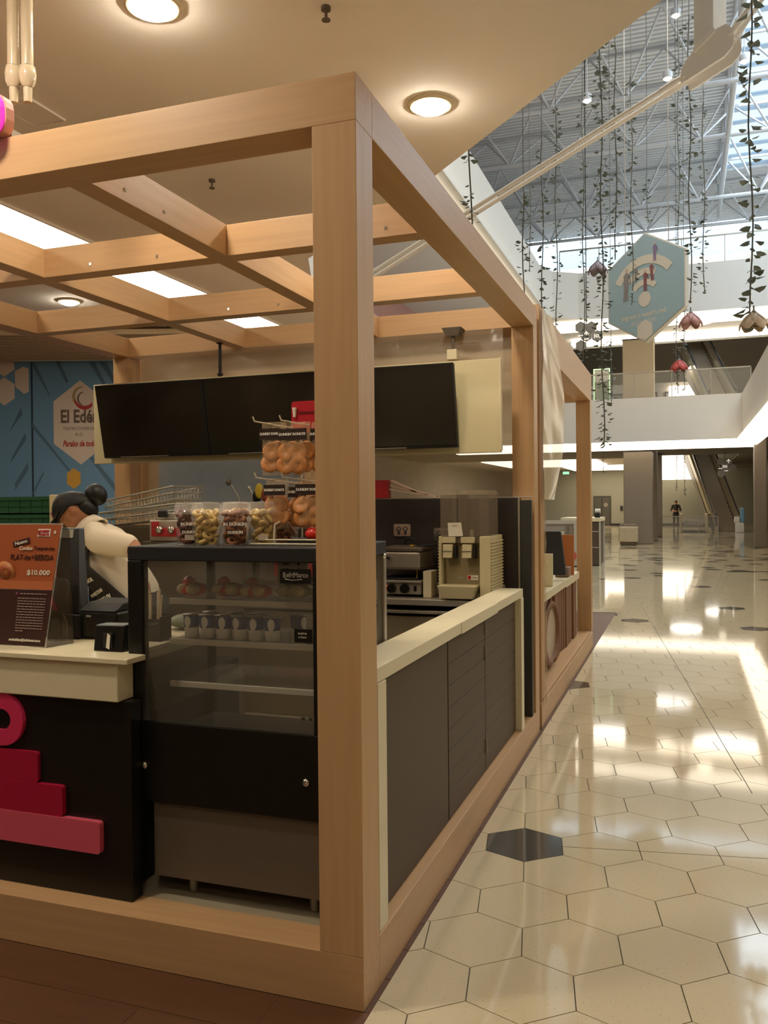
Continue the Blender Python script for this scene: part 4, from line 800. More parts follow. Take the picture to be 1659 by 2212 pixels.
for x0, x1, nm in ((-.510, -.402, 'l'), (-.395, -.200, 'r')):
    q = MB(); q.frame(x0, x1, 2.76, 3.06, .004, 1.388, 1.652, 'z'); q.box(x0, x1, 2.76, 3.06, 1.388, 1.394); tk = part('tank', q, glassmat('smoky_tank', 'a08f78', .24, .12), jd, .0); q = MB(); q.hexa([(x0 - .004, 2.755, 1.652), (x1 + .004, 2.755, 1.652), (x1 + .004, 3.065, 1.652), (x0 - .004, 3.065, 1.652)], [(x0 + .006, 2.77, 1.682), (x1 - .006, 2.77, 1.682), (x1 - .006, 3.05, 1.682), (x0 + .006, 3.05, 1.682)]); part('tank_lid', q, glassmat('smoky_lid', 'b8a78c', .35, .1), jd, .003)
bx('tank_divider', (-.258, -.254, 2.765, 3.05, 1.40, 1.65), MATS['smoky_tank'], jd, 0); q = MB(); q.cyl((-.315, 2.80, 1.386), (-.315, 2.80, 1.43), .012); part('mixer_hub', q, CRM, jd)
q = MB(); sheet(q, [(-.455, 2.752, 1.39), (-.36, 2.752, 1.392), (-.372, 2.7525, 1.478), (-.46, 2.7525, 1.476)], (0, -.001, 0)); nt_ = part('paper_note', q, PAPER, jd); text('lettering', 'Agua', .018, (-.415, 2.7505, 1.46), (1, 0, 0), (0, 0, 1), LINE, nt_)
q = MB(); q.prism([(-.42, 1.125), (-.39, 1.134), (-.36, 1.125), (-.39, 1.116)], 2.797, 2.8, 'y'); part('diamond_badge', q, STEEL, jd); lb = bx('badge', (-.345, -.275, 2.797, 2.8, 1.112, 1.142), PAPER, jd, 0); bx('red_mark', (-.342, -.322, 2.7955, 2.797, 1.115, 1.139), RED, lb, 0); text('lettering', 'Crathco', .014, (-.298, 2.7955, 1.127), (1, 0, 0), (0, 0, 1), BRN, lb, width=.038)
# things on top of the partition
q = MB(); q.box(-1.14, -1.007, 3.185, 3.245, 1.6405, 1.768); solo('red_box', q, RED, 'red carton standing on top of the dark partition beside the post', 'box', bev=.002)
CARD = M('pinkish_card', 'd0b09a', .7)
for k, (x0, x1, dz, lab) in enumerate(((-1.0, -.66, .0, 'lowest flat card in the sloping pile on top of the dark partition'), (-.995, -.72, .014, 'middle flat card in the sloping pile on top of the dark partition'), (-.99, -.80, .03, 'topmost flat card in the sloping pile on top of the dark partition'))):
    q = MB(); z0 = 1.644 + dz; q.hexa([(x0, 3.185, z0 + .052 + dz), (x1, 3.185, z0), (x1, 3.25, z0), (x0, 3.25, z0 + .052 + dz)], [(x0, 3.185, z0 + .064 + dz), (x1, 3.185, z0 + .010), (x1, 3.25, z0 + .010), (x0, 3.25, z0 + .064 + dz)]); solo('flat_card', q, CARD, lab, 'card', 'flat cards on the partition')
# baskets
BW = M('basket_wire', 'c2bba8', .3, metal=.4)
def basket(cx, cy, z, L, Wd, Hh, tilt, yaw, lab):
    t = thing('wire_basket', lab, 'basket', (0, 0, 0), 'chrome wire baskets piled behind the bending person'); q = MB(); r = .0028
    nx = 20; ny = 7; r = .0036
    for i in range(nx + 1):
        x = -L / 2 + L * i / nx; q.tube([(x, -Wd / 2, Hh), (x * .96, -Wd / 2 * .9, 0), (x * .96, Wd / 2 * .9, 0), (x, Wd / 2, Hh)], r * .7, 4)
    for i in range(ny + 1):
        y = -Wd / 2 + Wd * i / ny; q.tube([(-L / 2, y, Hh), (-L / 2 * .96, y * .9, 0), (L / 2 * .96, y * .9, 0), (L / 2, y, Hh)], r * .7, 4)
    part('mesh', q, BW, t); q = MB()
    for h, k in ((Hh, 1), (Hh * .5, .97)): q.tube([(-L / 2 * k, -Wd / 2 * k, h), (L / 2 * k, -Wd / 2 * k, h), (L / 2 * k, Wd / 2 * k, h), (-L / 2 * k, Wd / 2 * k, h), (-L / 2 * k, -Wd / 2 * k, h)], r * 1.5, 6)
    part('rim', q, BW, t); t.location = (cx, cy, z); t.rotation_euler = (0, tilt, yaw); t['_b'] = (cx, cy, z)
bs = thing('fryer_stand', 'dark stand under the pile of wire baskets', 'stand', (-2.35, 2.3, .17)); bx('cabinet', (-2.68, -2.02, 2.1, 2.5, .17, 1.47), M('brown_stand', '5a4a38', .5), bs)
basket(-2.36, 2.3, 1.50, .58, .34, .085, -.10, .04, 'lowest chrome wire basket of the pile on the dark stand'); basket(-2.33, 2.3, 1.60, .56, .32, .08, -.16, -.05, 'topmost chrome wire basket of the pile behind the bending person')
# red toaster
to = thing('conveyor_toaster', 'red-fronted toaster with two chrome knobs behind the donut tubs', 'toaster', (-1.75, 1.75, .17)); bx('stand', (-1.95, -1.50, 1.62, 1.98, .17, 1.40), DSTEEL, to); bx('body', (-1.90, -1.52, 1.62, 1.95, 1.401, 1.52), STEEL, to, .006); q = MB(); q.box(-1.875, -1.60, 1.602, 1.62, 1.428, 1.478); q.box(-1.875, -1.835, 1.602, 1.62, 1.478, 1.512); part('red_panel', q, RED, to, .003)
for x in (-1.817, -1.739): q = MB(); q.lathe([(0, 0), (.021, 0), (.023, .012), (.016, .022), (0, .024)], n=18); q.v = [Vector((x + p.x, 1.602 - p.z, 1.466 + p.y)) for p in q.v]; part('knob', q, CHROME, to)
bx('chute_cover', (-1.83, -1.62, 1.66, 1.9, 1.521, 1.56), STEEL, to, .004); bx('handle', (-1.86, -1.80, 1.64, 1.66, 1.535, 1.575), BLKM, to, .008)
# red sleeves + steel plate low behind (seen through the case)
for x0, x1, z, lab in ((-2.02, -1.55, 1.20, 'long red paper sleeve on the shelf seen through the fridge glass at the left'), (-1.32, -1.05, 1.22, 'short red paper sleeve on the shelf seen through the fridge glass at the right')):
    q = MB(); q.box(x0, x1, 2.02, 2.08, z - .04, z + .04); solo('red_sleeve', q, RED, lab, 'carton', bev=.004)
sv = thing('sleeve_shelf', 'steel shelf carrying red paper sleeves inside the kiosk', 'shelf', (-1.55, 2.05, .17)); bx('board', (-2.015, -1.0, 1.99, 2.14, 1.13, 1.159), DSTEEL, sv); bx('board', (-2.015, -1.0, 1.99, 2.14, 1.30, 1.31), DSTEEL, sv); bx('side', (-2.012, -1.99, 1.99, 2.14, .17, 1.129), DSTEEL, sv); bx('side', (-1.02, -1.0, 1.99, 2.14, .17, 1.129), DSTEEL, sv); bx('post', (-1.5, -1.47, 2.09, 2.13, 1.16, 1.299), DSTEEL, sv)
q = MB(); q.box(-1.30, -1.05, 2.02, 2.08, 1.1595, 1.1795); solo('sleeve_riser', q, BLKM, 'flat black riser under the short red sleeve', 'riser')
# utensils in a caddy
ut = thing('utensil_caddy', 'wire utensil caddy on the steel worktop behind the tubs', 'caddy', (-1.88, 2.9, .99)); q = MB(); q.frame(-2.0, -1.78, 2.82, 3.0, .01, .99, 1.62, 'z'); q.v = [Vector((p.x, p.y, max(p.z, .9905))) for p in q.v]; part('bin', q, DSTEEL, ut)
def utensil(name, mat, pts, head, lab):
    t = thing(name, lab, 'utensil', pts[0], 'utensils in the caddy'); q = MB(); q.tube(pts, .006); part('handle', q, mat[0], t); q = MB(); c, r = head; q.ell(c, r, 14, 10); part('head', q, mat[1], t)
utensil('ladle', (STEEL, DSTEEL), [(-1.93, 2.88, 1.0), (-2.02, 2.86, 1.66), (-2.075, 2.85, 1.75)], ((-2.085, 2.84, 1.765), (.022, .014, .024)), 'steel ladle leaning out of the utensil caddy at the left')
utensil('spatula', (BLKM, M('yellow_silicone', 'b59a2a', .5)), [(-1.86, 2.9, 1.0), (-1.87, 2.9, 1.64)], ((-1.875, 2.9, 1.70), (.032, .008, .055)), 'yellow spatula standing in the utensil caddy')
utensil('red_spoon', (BLKM, M('dark_red_plastic', '7c3a26', .5)), [(-1.82, 2.9, 1.0), (-1.83, 2.9, 1.62)], ((-1.83, 2.9, 1.67), (.03, .012, .05)), 'dark red spoon at the right of the utensil caddy')
utensil('tongs', (STEEL, STEEL), [(-1.95, 2.92, 1.0), (-1.94, 2.92, 1.68), (-1.96, 2.92, 1.72)], ((-1.965, 2.92, 1.72), (.014, .01, .018)), 'steel tongs in the middle of the utensil caddy'); utensil('skimmer', (BLKM, BLKM), [(-1.90, 2.94, 1.0), (-1.91, 2.94, 1.62)], ((-1.915, 2.94, 1.66), (.035, .02, .045)), 'black skimmer in the middle of the utensil caddy')
# menu board and screens
mb_ = thing('menu_board', 'long cream sign board hanging under the rear beam behind three dark screens', 'board', (-1.75, 3.02, 1.93)); bx('panel', (-3.352, -.165, 3.0, 3.04, 1.93, 2.542), CREAM, mb_, .003); bx('end_strip', (-.172, -.160, 2.992, 3.04, 1.945, 2.545), WHITE, mb_, .002)
for x in (-2.27, -1.16): q = MB(); q.cyl((x, 3.06, 2.40), (x, 3.06, 2.80), .012); q.cyl((x, 3.06, 2.56), (x, 3.06, 2.575), .022); bx('pole_arm', (x - .02, x + .02, 3.04, 3.07, 2.36, 2.42), BLKM, mb_); part('pole', q, BLKM, mb_)
for x in (-2.27, -1.16): bx('pole_clamp', (x - .02, x + .02, 3.04, 3.08, 2.793, 2.7995), BLKM, mb_)
SCR = M('screen_glass', '2c2820', .22, coat=.2); 
for i, (a, b, lab) in enumerate(((-3.205, -2.285, 'leftmost dark menu screen of the row of three on the cream board'), (-2.28, -1.36, 'middle dark menu screen of the row of three on the cream board'), (-1.355, -.437, 'rightmost dark menu screen of the row, seen between the posts'))):
    t = thing('menu_screen', lab, 'screen', ((a + b) / 2, 2.97, 1.968), 'dark screens on the menu board')
    def tl(z0, z1, d0, d1, x0, x1):
        q = MB(); f = lambda z, d: 2.975 - (z - 1.968) * .20 - d
        q.hexa([(x0, f(z0, d1), z0), (x1, f(z0, d1), z0), (x1, f(z0, d0), z0), (x0, f(z0, d0), z0)], [(x0, f(z1, d1), z1), (x1, f(z1, d1), z1), (x1, f(z1, d0), z1), (x0, f(z1, d0), z1)]); return q
    part('casing', tl(1.968, 2.505, -.0, .045, a, b), BLKM, t, .004); part('display', tl(1.985, 2.495, .0455, .0475, a + .01, b - .01), SCR, t); part('chin_strip', tl(1.969, 1.976, .0455, .048, a + .15, b - .35), STEEL, t)
    q = MB(); q.box(a + .3, b - .3, 2.90, 2.999, 2.2, 2.3); part('mount', q, BLKM, t)
cc = thing('ceiling_speaker', 'small white speaker hanging from the rear beam above the right end of the board', 'speaker', (-.53, 3.2, 2.80)); q = MB(); q.hexa([(-.575, 3.17, 2.745), (-.49, 3.17, 2.745), (-.49, 3.25, 2.745), (-.575, 3.25, 2.745)], [(-.60, 3.15, 2.799), (-.465, 3.15, 2.799), (-.465, 3.28, 2.799), (-.60, 3.28, 2.799)]); part('bracket', q, DSTEEL, cc); q = MB(); q.cyl((-.532, 3.2, 2.745), (-.532, 3.2, 2.65), .014, .008); part('stem', q, DSTEEL, cc); bx('body', (-.565, -.495, 3.15, 3.22, 2.578, 2.65), WHITE, cc, .006)
# milky plastic sheet closing the back, with loose clear film at its head
def wsheet(x0, x1, z0, z1, y, amp, nx, nz, seed, bulge=None):
    rnd = random.Random(seed); ph = [rnd.uniform(0, 6.3) for _ in range(6)]; vs = []
    for j in range(nz + 1):
        for i in range(nx + 1):
            u = x0 + (x1 - x0) * i / nx; v = z0 + (z1 - z0) * j / nz
            d = amp * (math.sin(u * 11 + ph[0] + v * 5) * .5 + math.sin(u * 23 - v * 17 + ph[1]) * .3 + math.sin(v * 31 + u * 7 + ph[2]) * .25)
            vs.append((u, y + d + (bulge(u, v) if bulge else 0), v))
    q = MB(); q.add(vs, [(j * (nx + 1) + i, j * (nx + 1) + i + 1, (j + 1) * (nx + 1) + i + 1, (j + 1) * (nx + 1) + i) for j in range(nz) for i in range(nx)], True); return q
ms = thing('milky_plastic_sheet', 'milky plastic sheet closing the back of the kiosk below the rear beam', 'sheet', (-1.7, 3.48, .17)); part('sheet', wsheet(-3.25, -.12, .17, 2.80, 3.475, .004, 50, 40, 2), MILK, ms)
cf = thing('clear_film', 'crumpled clear film gathered under the rear beam above the cream board', 'film', (-1.7, 3.4, 2.5)); part('film', wsheet(-3.2, -.2, 2.50, 2.795, 3.27, .012, 90, 10, 5), FILM, cf)
# ================================================================== KIOSK 2
k2 = thing('kiosk_frame', 'second oak kiosk frame further down the aisle behind the first', 'kiosk', (-1.7, 5.3, 0)); a0, a1 = 3.56, 7.12
for x in (-.15, -3.4):
    for y in (a0, a1 - .15): oak('post', x, x + .15, y, y + .15, .20, 2.70, 'z', k2)
oak('beam', -.15, 0, a0, a1, 2.70, 3.0, 'y', k2); oak('beam', -3.4, -3.25, a0, a1, 2.70, 3.0, 'y', k2); oak('beam', -3.25, -.15, a0, a0 + .15, 2.70, 3.0, 'x', k2); oak('beam', -3.25, -.15, a1 - .15, a1, 2.70, 3.0, 'x', k2)
oak('cross_rafter', -3.25, -.15, 4.75, 4.87, 2.74, 2.96, 'x', k2); oak('cross_rafter', -3.25, -.15, 5.9, 6.02, 2.74, 2.96, 'x', k2)
oak('plinth', -.15, 0, a0, a1, 0, .17, 'y', k2); oak('plinth', -3.4, -3.25, a0, a1, 0, .20, 'y', k2); oak('plinth', -3.25, -.15, a1 - .15, a1, 0, .20, 'x', k2); oak('plinth', -3.25, -.15, a0, a0 + .15, 0, .20, 'x', k2)
oak('plinth_cap', -.15, -.008, a0 + .15, a1 - .15, .178, .20, 'y', k2); bx('deck', (-3.25, -.15, a0 + .15, a1 - .15, .02, .16), OAK['y'], k2)
c2 = thing('plank_counter', 'counter clad in rough vertical wooden planks with a white top in the second kiosk', 'counter', (-.45, 5.4, .2)); BARK = M('weathered_plank', '7f5a40', .75, noise=.35, scale=2, stretch=(20, 20, 1.2), bump=.3); bx('body', (-.75, -.165, 4.0, 6.75, .2, .80), BLKM, c2); rnd = random.Random(11)
y = 4.0
while y < 6.74:
    w = min(rnd.uniform(.10, .17), 6.75 - y); d = rnd.uniform(.005, .03); bx('plank', (-.164, -.135 + d - .01, y + .003, y + w - .003, .201, .798), BARK, c2, .006); y += w
bx('countertop', (-.80, -.10, 3.95, 5.75, .80, .87), WHITE, c2, .004); bx('countertop', (-.80, -.105, 5.755, 6.80, .785, .86), WHITE, c2, .004)
q = MB(); n = 28; vs = []
for i in range(n):
    a = 2 * math.pi * i / n; vs += [(-.100, 4.72 + .42 * math.cos(a), .50 + .27 * math.sin(a)), (-.085, 4.72 + .36 * math.cos(a), .50 + .23 * math.sin(a)), (-.128, 4.72 + .35 * math.cos(a), .50 + .22 * math.sin(a))]
q.add(vs, [(3 * i + j, 3 * ((i + 1) % n) + j, 3 * ((i + 1) % n) + j + 1, 3 * i + j + 1) for i in range(n) for j in range(2)], True); part('oval_frame', q, BARK, c2)
q = MB(); q.prism([(4.72 + .36 * math.cos(2 * math.pi * i / n), .50 + .23 * math.sin(2 * math.pi * i / n)) for i in range(n)], -.128, -.115, 'x'); part('oval_panel', q, M('crinkled_white_wrap', 'b7a48b', .4, noise=.2, scale=14, bump=.6), c2)
q = MB(); q.box(-.55, -.53, 4.35, 4.95, .871, 1.16); q.box(-.56, -.12, 4.95, 4.98, .871, 1.155); solo('counter_screen_panel', q, WHITE, 'cream upright panel standing on the white counter of the second kiosk', 'panel', bev=.004)
tm = thing('desktop_monitor', 'dark slanted monitor seen from behind on the second kiosk counter', 'monitor', (-.45, 5.55, .87)); q = MB(); q.hexa([(-.62, 5.55, .92), (-.085, 5.55, .92), (-.085, 5.62, .92), (-.62, 5.62, .92)], [(-.66, 5.5, 1.33), (-.125, 5.5, 1.33), (-.125, 5.56, 1.33), (-.66, 5.56, 1.33)]); part('casing', q, M('blue_black_plastic', '2b2d33', .5), tm, .006); bx('foot', (-.5, -.22, 5.5, 5.68, .871, .92), BLKM, tm, .006)
q = MB(); q.box(-.23, -.10, 6.28, 6.32, .862, 1.27); solo('wooden_board', q, M('orange_wood', 'b9733f', .5, noise=.15, scale=2, stretch=(20, 20, 1)), 'upright orange wooden board beside the monitor in the second kiosk', 'board', bev=.003)
q = MB(); q.box(-.25, -.115, 6.0, 6.18, .862, .96); solo('card_terminal', q, M('taupe_plastic', '8a705a', .5), 'small taupe device at the foot of the wooden board', 'terminal', bev=.01)
wc = thing('hanging_cabinet', 'white framed glass cabinet hung inside the second kiosk', 'cabinet', (-.55, 5.45, 2.19)); 
bx('bottom', (-.95, -.13, 5.30, 5.62, 2.19, 2.235), WHITE, wc, .003); bx('top', (-.95, -.13, 5.30, 5.62, 2.64, 2.68), WHITE, wc, .003); bx('back', (-.95, -.13, 5.59, 5.62, 2.235, 2.64), M('grey_cab', 'b5a88f', .6), wc)
for x in (-.95, -.70, -.42, -.16): bx('upright', (x, x + .03, 5.30, 5.345, 2.235, 2.64), WHITE, wc, .002)
bx('side_upright', (-.16, -.13, 5.545, 5.59, 2.235, 2.64), WHITE, wc, .002); q = MB(); q.hexa([(-.30, 5.36, 2.236), (-.20, 5.36, 2.236), (-.20, 5.40, 2.236), (-.30, 5.40, 2.236)], [(-.25, 5.36, 2.45), (-.24, 5.36, 2.45), (-.24, 5.40, 2.45), (-.25, 5.40, 2.45)]); part('folded_napkin', q, WHITE, wc)
for x in (-.8, -.3): bx('hanger', (x, x + .02, 5.44, 5.46, 2.68, 2.95), WHITE, wc)
def bul(u, v): return 0
q = MB(); NU, NV = 26, 40; vs = []; rnd = random.Random(4)
for j in range(NV + 1):
    t = j / NV; z = 1.62 + 1.36 * t; wd = .08 + .78 * math.sin(math.pi * min(1, max(0, t * .86 + .02))) ** .8
    for i in range(NU + 1):
        u = i / NU; yy = 3.575 + wd * u; vs.append((.022 + .012 * math.sin(u * 6 + t * 3) * u + .05 * u * u * (1 - t) + .004 * math.sin(t * 19 + u * 9), yy, z))
q.add(vs, [(j * (NU + 1) + i, j * (NU + 1) + i + 1, (j + 1) * (NU + 1) + i + 1, (j + 1) * (NU + 1) + i) for j in range(NV) for i in range(NU)], True)
pw = thing('plastic_wrap', 'loose milky plastic wrap bulging from the near post of the second kiosk', 'wrap', (.03, 3.9, 1.62)); part('film', q, glassmat('beige_wrap', 'd6c3a0', .72, .25), pw)
q = MB(); vs = []
for j in range(31):
    z = .15 + 1.5 * j / 30
    for i in range(9): a = R_(-20 + 160 * i / 8); vs.append((-.03 + .055 * math.sin(a) + .004 * math.sin(j * 1.7 + i), 3.60 - .03 * math.cos(a) + .05 * i / 8 + .004 * math.sin(j * 2.3), z))
q.add(vs, [(j * 9 + i, j * 9 + i + 1, (j + 1) * 9 + i + 1, (j + 1) * 9 + i) for j in range(30) for i in range(8)], True); part('post_wrap', q, glassmat('thin_wrap', 'd9c2a0', .30, .15), pw)
# ================================================================== KIOSK 3 far down the aisle
pc = thing('poster_case', 'white framed poster case with small pictures and a red disc beyond the second kiosk', 'display case', (-1.95, 19, 0)); WF = M('white_frame', 'b8b0a2', .5)
q = MB(); q.frame(-2.7, -1.54, .03, 1.15, .09, 18.98, 19.06, 'y'); part('frame', q, WF, pc); bx('backing', (-2.61, -1.63, 19.02, 19.05, .12, 1.06), M('grey_backing', '9a938a', .6), pc); bx('foot_rail', (-2.7, -1.54, 18.98, 19.06, 0, .03), BLKM, pc)
PCS = [('2e2a28', -1.97, -1.86, .72, .90), ('bfb7a8', -1.965, -1.865, .73, .89), ('776a5c', -1.83, -1.74, .76, 1.0), ('8a7d6c', -1.73, -1.65, .76, 1.0), ('c9a46a', -1.83, -1.76, .50, .72), ('4d2f24', -1.74, -1.64, .60, .72), ('8d5a38', -1.74, -1.64, .47, .59), ('33302d', -1.75, -1.64, .22, .46)]
for i, (cl, x0, x1, z0, z1) in enumerate(PCS): bx('picture', (x0, x1, 19.012 - (.004 if i == 1 else 0), 19.02, z0, z1), M('picture_print_%d' % i, cl, .6, noise=.3, scale=30), pc, 0)
q = MB(); q.cyl((-1.72, 18.98, .27), (-1.72, 18.972, .27), .155, .155, 28); part('red_disc', q, M('faded_red', 'c05a50', .5), pc)
k3 = thing('third_kiosk_counter', 'tall dark counter with white top beyond the second kiosk', 'counter', (-1.5, 19.8, 0)); bx('body', (-2.0, -1.06, 19.4, 20.6, .02, 1.11), CHAR, k3); bx('countertop', (-2.0, -1.02, 19.36, 20.7, 1.11, 1.205), WHITE, k3, .006); bx('corner_trim', (-1.06, -1.02, 19.38, 19.42, 0, 1.11), WF, k3); bx('corner_trim', (-1.06, -1.02, 20.5, 20.54, 0, 1.11), WF, k3)
for z in (.45, .85): bx('shelf_edge', (-1.5, -1.07, 19.385, 19.4, z, z + .02), WF, k3)
em = thing('coffee_grinder', 'small white machine on the white top of the third kiosk counter', 'machine', (-1.1, 19.6, 1.205)); bx('base', (-1.17, -1.05, 19.5, 19.7, 1.206, 1.31), BLKM, em, .006); q = MB(); q.cyl((-1.17, 19.6, 1.37), (-1.04, 19.6, 1.37), .06, .06, 16); part('hopper', q, M('white_plastic', 'd8d2c4', .4), em)
# ================================================================== FAR HALL
DCOL = M('dark_stone_column', '7d7162', .35, noise=.08, scale=2)  # stone tone lightened, far-hall haze is put into the colour
def column(x0, x1, y0, y1, z0, z1, lab, mat=DCOL):
    t = thing('column', lab, 'column', ((x0 + x1) / 2, (y0 + y1) / 2, z0)); bx('shaft', (x0, x1, y0, y1, z0, z1 - .03), mat, t, .03); q = MB(); q.frame(x0 - .02, x1 + .02, y0 - .02, y1 + .02, .05, z1 - .03, z1, 'z'); part('collar', q, BLKM, t); return t
column(-1.21, -.16, 30.95, 32.0, 0, 3.515, 'broad dark square column standing on the shiny floor in the far hall'); column(-1.23, -.10, 31.2, 32.4, 5.41, 7.77, 'broad column on the upper floor behind the blue hexagon sign', M('upper_column', 'a99a80', .5, noise=.05))
column(-.31, -.07, 33.5, 33.9, 0, 3.735, 'narrow dark column just right of the broad one in the far hall'); column(-.22, .02, 37.5, 37.9, 0, 3.735, 'narrowest dark column left of the far railing')
column(3.2, 3.6, 29.0, 29.4, 0, 3.735, 'dark column at the right edge of the picture')
column(4.4, 4.9, 24.5, 25.0, 0, 3.735, 'pale slim column at the far right under the dark ceiling', M('pale_column', 'b5a486', .5))
w = MB(); w.box(5.2, 5.4, 6, 56, 0, 3.74); struct('wall_shopfront', w, M('brown_shopfront', '63563f', .3, noise=.15, scale=.6))
# doors in the far wall
dr = struct('door_1', (lambda q: q)(MB().box(-4.86, -3.73, 56.9, 56.99, 0, 2.0)), M('dark_door_frame', '3a362d', .6)); bx('door_leaf', (-4.80, -4.34, 56.86, 56.9, .02, 1.9), M('dark_door', '4a463b', .5), dr); bx('door_leaf', (-4.28, -3.80, 56.86, 56.9, .02, 1.9), MATS['dark_door'], dr); q = MB(); q.cyl((-4.05, 56.86, 1.4), (-4.05, 56.84, 1.4), .14, .14, 18); part('disc_sign', q, PULL, dr)
q = MB(); q.box(XL, 3, 56.93, 56.999, 0, .13); struct('baseboard_far', q, BLKM)
q = MB(); q.box(-3.12, -2.95, 56.9, 56.995, 1.02, 1.32); solo('wall_panel_box', q, BLKM, 'small dark box on the far wall left of the broad column', 'box')
# wrapped crate on the floor
wp = thing('wrapped_cart', 'plastic-wrapped pale cart standing on the floor before the broad column', 'cart', (-1.0, 30.3, 0)); bx('skid', (-1.28, -.72, 29.9, 30.6, .02, .12), BRN, wp); bx('wrapped_load', (-1.33, -.66, 29.85, 30.65, .12, .68), M('wrapped_load', 'b3a284', .4, noise=.15, scale=6, bump=.4), wp, .04); q = MB(); q.tube([(-1.28, 29.9, .66), (-1.25, 29.9, .76), (-.74, 29.9, .76), (-.71, 29.9, .66)], .025); part('handle', q, PULL, wp); 
for x in (-1.2, -.8): q = MB(); q.cyl((x - .02, 30.0, .03), (x + .02, 30.0, .03), .03); part('castor', q, BLKM, wp)
# escalators
EST = M('escalator_step', 'a08d72', .5, noise=.1); ERAIL = M('handrail_rubber', '2a2723', .5); EPAN = M('escalator_panel', 'b6a582', .3, metal=.4)
def escalator(name, lab, b, t_, w, n):
    """b, t_: centre of the step band at the foot and head"""
    t = thing(name, lab, 'escalator', b); b = Vector(b); t_ = Vector(t_); h = Vector((t_.x - b.x, t_.y - b.y, 0)); L = h.length; d = h.normalized(); s = Vector((d.y, -d.x, 0)); rise = t_.z - b.z
    me = None; q = MB(); st = L / n; r1 = rise / n
    vs = [(-w / 2, 0, 0), (w / 2, 0, 0), (w / 2, st, 0), (-w / 2, st, 0), (-w / 2, 0, r1), (w / 2, 0, r1), (w / 2, st, r1), (-w / 2, st, r1)]
    q.add([s * p[0] + d * p[1] + Vector((0, 0, p[2])) for p in vs], [(0, 3, 2, 1), (4, 5, 6, 7), (0, 1, 5, 4), (1, 2, 6, 5), (2, 3, 7, 6), (3, 0, 4, 7)])
    off = wl(t)
    for k in range(n):
        if me is None: o = part('step', MB().add([p + off for p in q.v], q.f), EST, t); me = o.data
        else: o = bpy.data.objects.new('step', me); C.objects.link(o); o.parent = t
        o.location = d * st * k + Vector((0, 0, r1 * k))
    for k in (-1, 1):
        e = b + s * k * (w / 2 + .02); f = t_ + s * k * (w / 2 + .02); zz = Vector((0, 0, 1)); o_ = s * k * .16
        q = MB(); q.hexa([e - d * .6 - zz * .05, e - d * .6 + o_ - zz * .05, f + o_ - zz * .1, f - zz * .1], [e - d * .6 + zz * .32, e - d * .6 + o_ + zz * .32, f + o_ + zz * .35, f + zz * .35]); part('skirt_panel', q, EPAN, t)
        q = MB(); g = o_ * .5; q.hexa([e + g * .9 - d * .5 + zz * .33, e + g * 1.1 - d * .5 + zz * .33, f + g * 1.1 + zz * .36, f + g * .9 + zz * .36], [e + g * .9 - d * .5 + zz * .85, e + g * 1.1 - d * .5 + zz * .85, f + g * 1.1 + zz * .88, f + g * .9 + zz * .88]); part('glass_balustrade', q, glassmat('balustrade_glass', 'b9ad98', .25), t)
        q = MB(); q.tube([e + g - d * .4 + zz * .2, e + g - d * .75 + zz * .45, e + g - d * .6 + zz * .82, e + g + zz * .93, f + g + zz * .95], .05, 8); part('handrail', q, ERAIL, t)
    q = MB(); q.hexa([b - s * (w / 2 + .18) - Vector((0, 0, .01)), b + s * (w / 2 + .18) - Vector((0, 0, .01)), t_ + s * (w / 2 + .18) - Vector((0, 0, .95)), t_ - s * (w / 2 + .18) - Vector((0, 0, .95))], [b - s * (w / 2 + .18), b + s * (w / 2 + .18), t_ + s * (w / 2 + .18) - Vector((0, 0, .08)), t_ - s * (w / 2 + .18) - Vector((0, 0, .08))]); part('truss_casing', q, DCOL, t)
escalator('escalator', 'escalator rising from the ground floor at the far right of the hall', (3.02, 45.5, .02), (1.62, 54.2, 5.2), 1.05, 26)
escalator('escalator', 'upper escalator climbing from the second floor behind the hanging vines', (2.45, 36.6, 5.42), (1.28, 43.7, 9.6), .95, 21)
# opening with down escalator, railing
dn_ = thing('stair_opening', 'dark opening of the descending escalator behind the far railing', 'escalator', (1.3, 45, 0)); bx('landing', (.85, 1.95, 44.2, 46.2, .0, .06), BLKM, dn_); bx('side_rail', (.72, .84, 44, 46.6, 0, .95), EPAN, dn_, .05); bx('side_rail', (1.98, 2.10, 44, 46.6, 0, .95), EPAN, dn_, .05); q = MB(); q.box(.9, 1.9, 46.2, 46.3, .3, .55); part('comb_plate', q, STEEL, dn_)
def railing(lab, x0, x1, y, z, n, h=1.0, mat=None):
    t = thing('glass_railing', lab, 'railing', ((x0 + x1) / 2, y, z)); q = MB(); q.box(x0, x1, y - .03, y + .03, z + h - .04, z + h); part('handrail', q, mat or STEEL, t); st = (x1 - x0) / n
    for k in range(n): q = MB(); q.box(x0 + k * st + .02, x0 + (k + 1) * st - .02, y - .006, y + .006, z + .03, z + h - .05); part('pane', q, glassmat('railing_glass', 'c9c4b8', .14), t)
    for k in range(n + 1): q = MB(); q.box(x0 + k * st - .015, x0 + k * st + .015, y + .007, y + .03, z, z + h - .04); part('post', q, STEEL, t)
railing('glass railing with a steel handrail around the far stair opening', -.1, 2.5, 42, 0, 3, .87)
railing('glass railing on the edge of the second floor above the cove light', -7.4, 3.2, 30.25, 5.41, 8, .95)
railing('glass railing on the edge of the third floor below the bright clerestory windows', -3.2, 6.4, 28.4, 9.61, 7, .95)
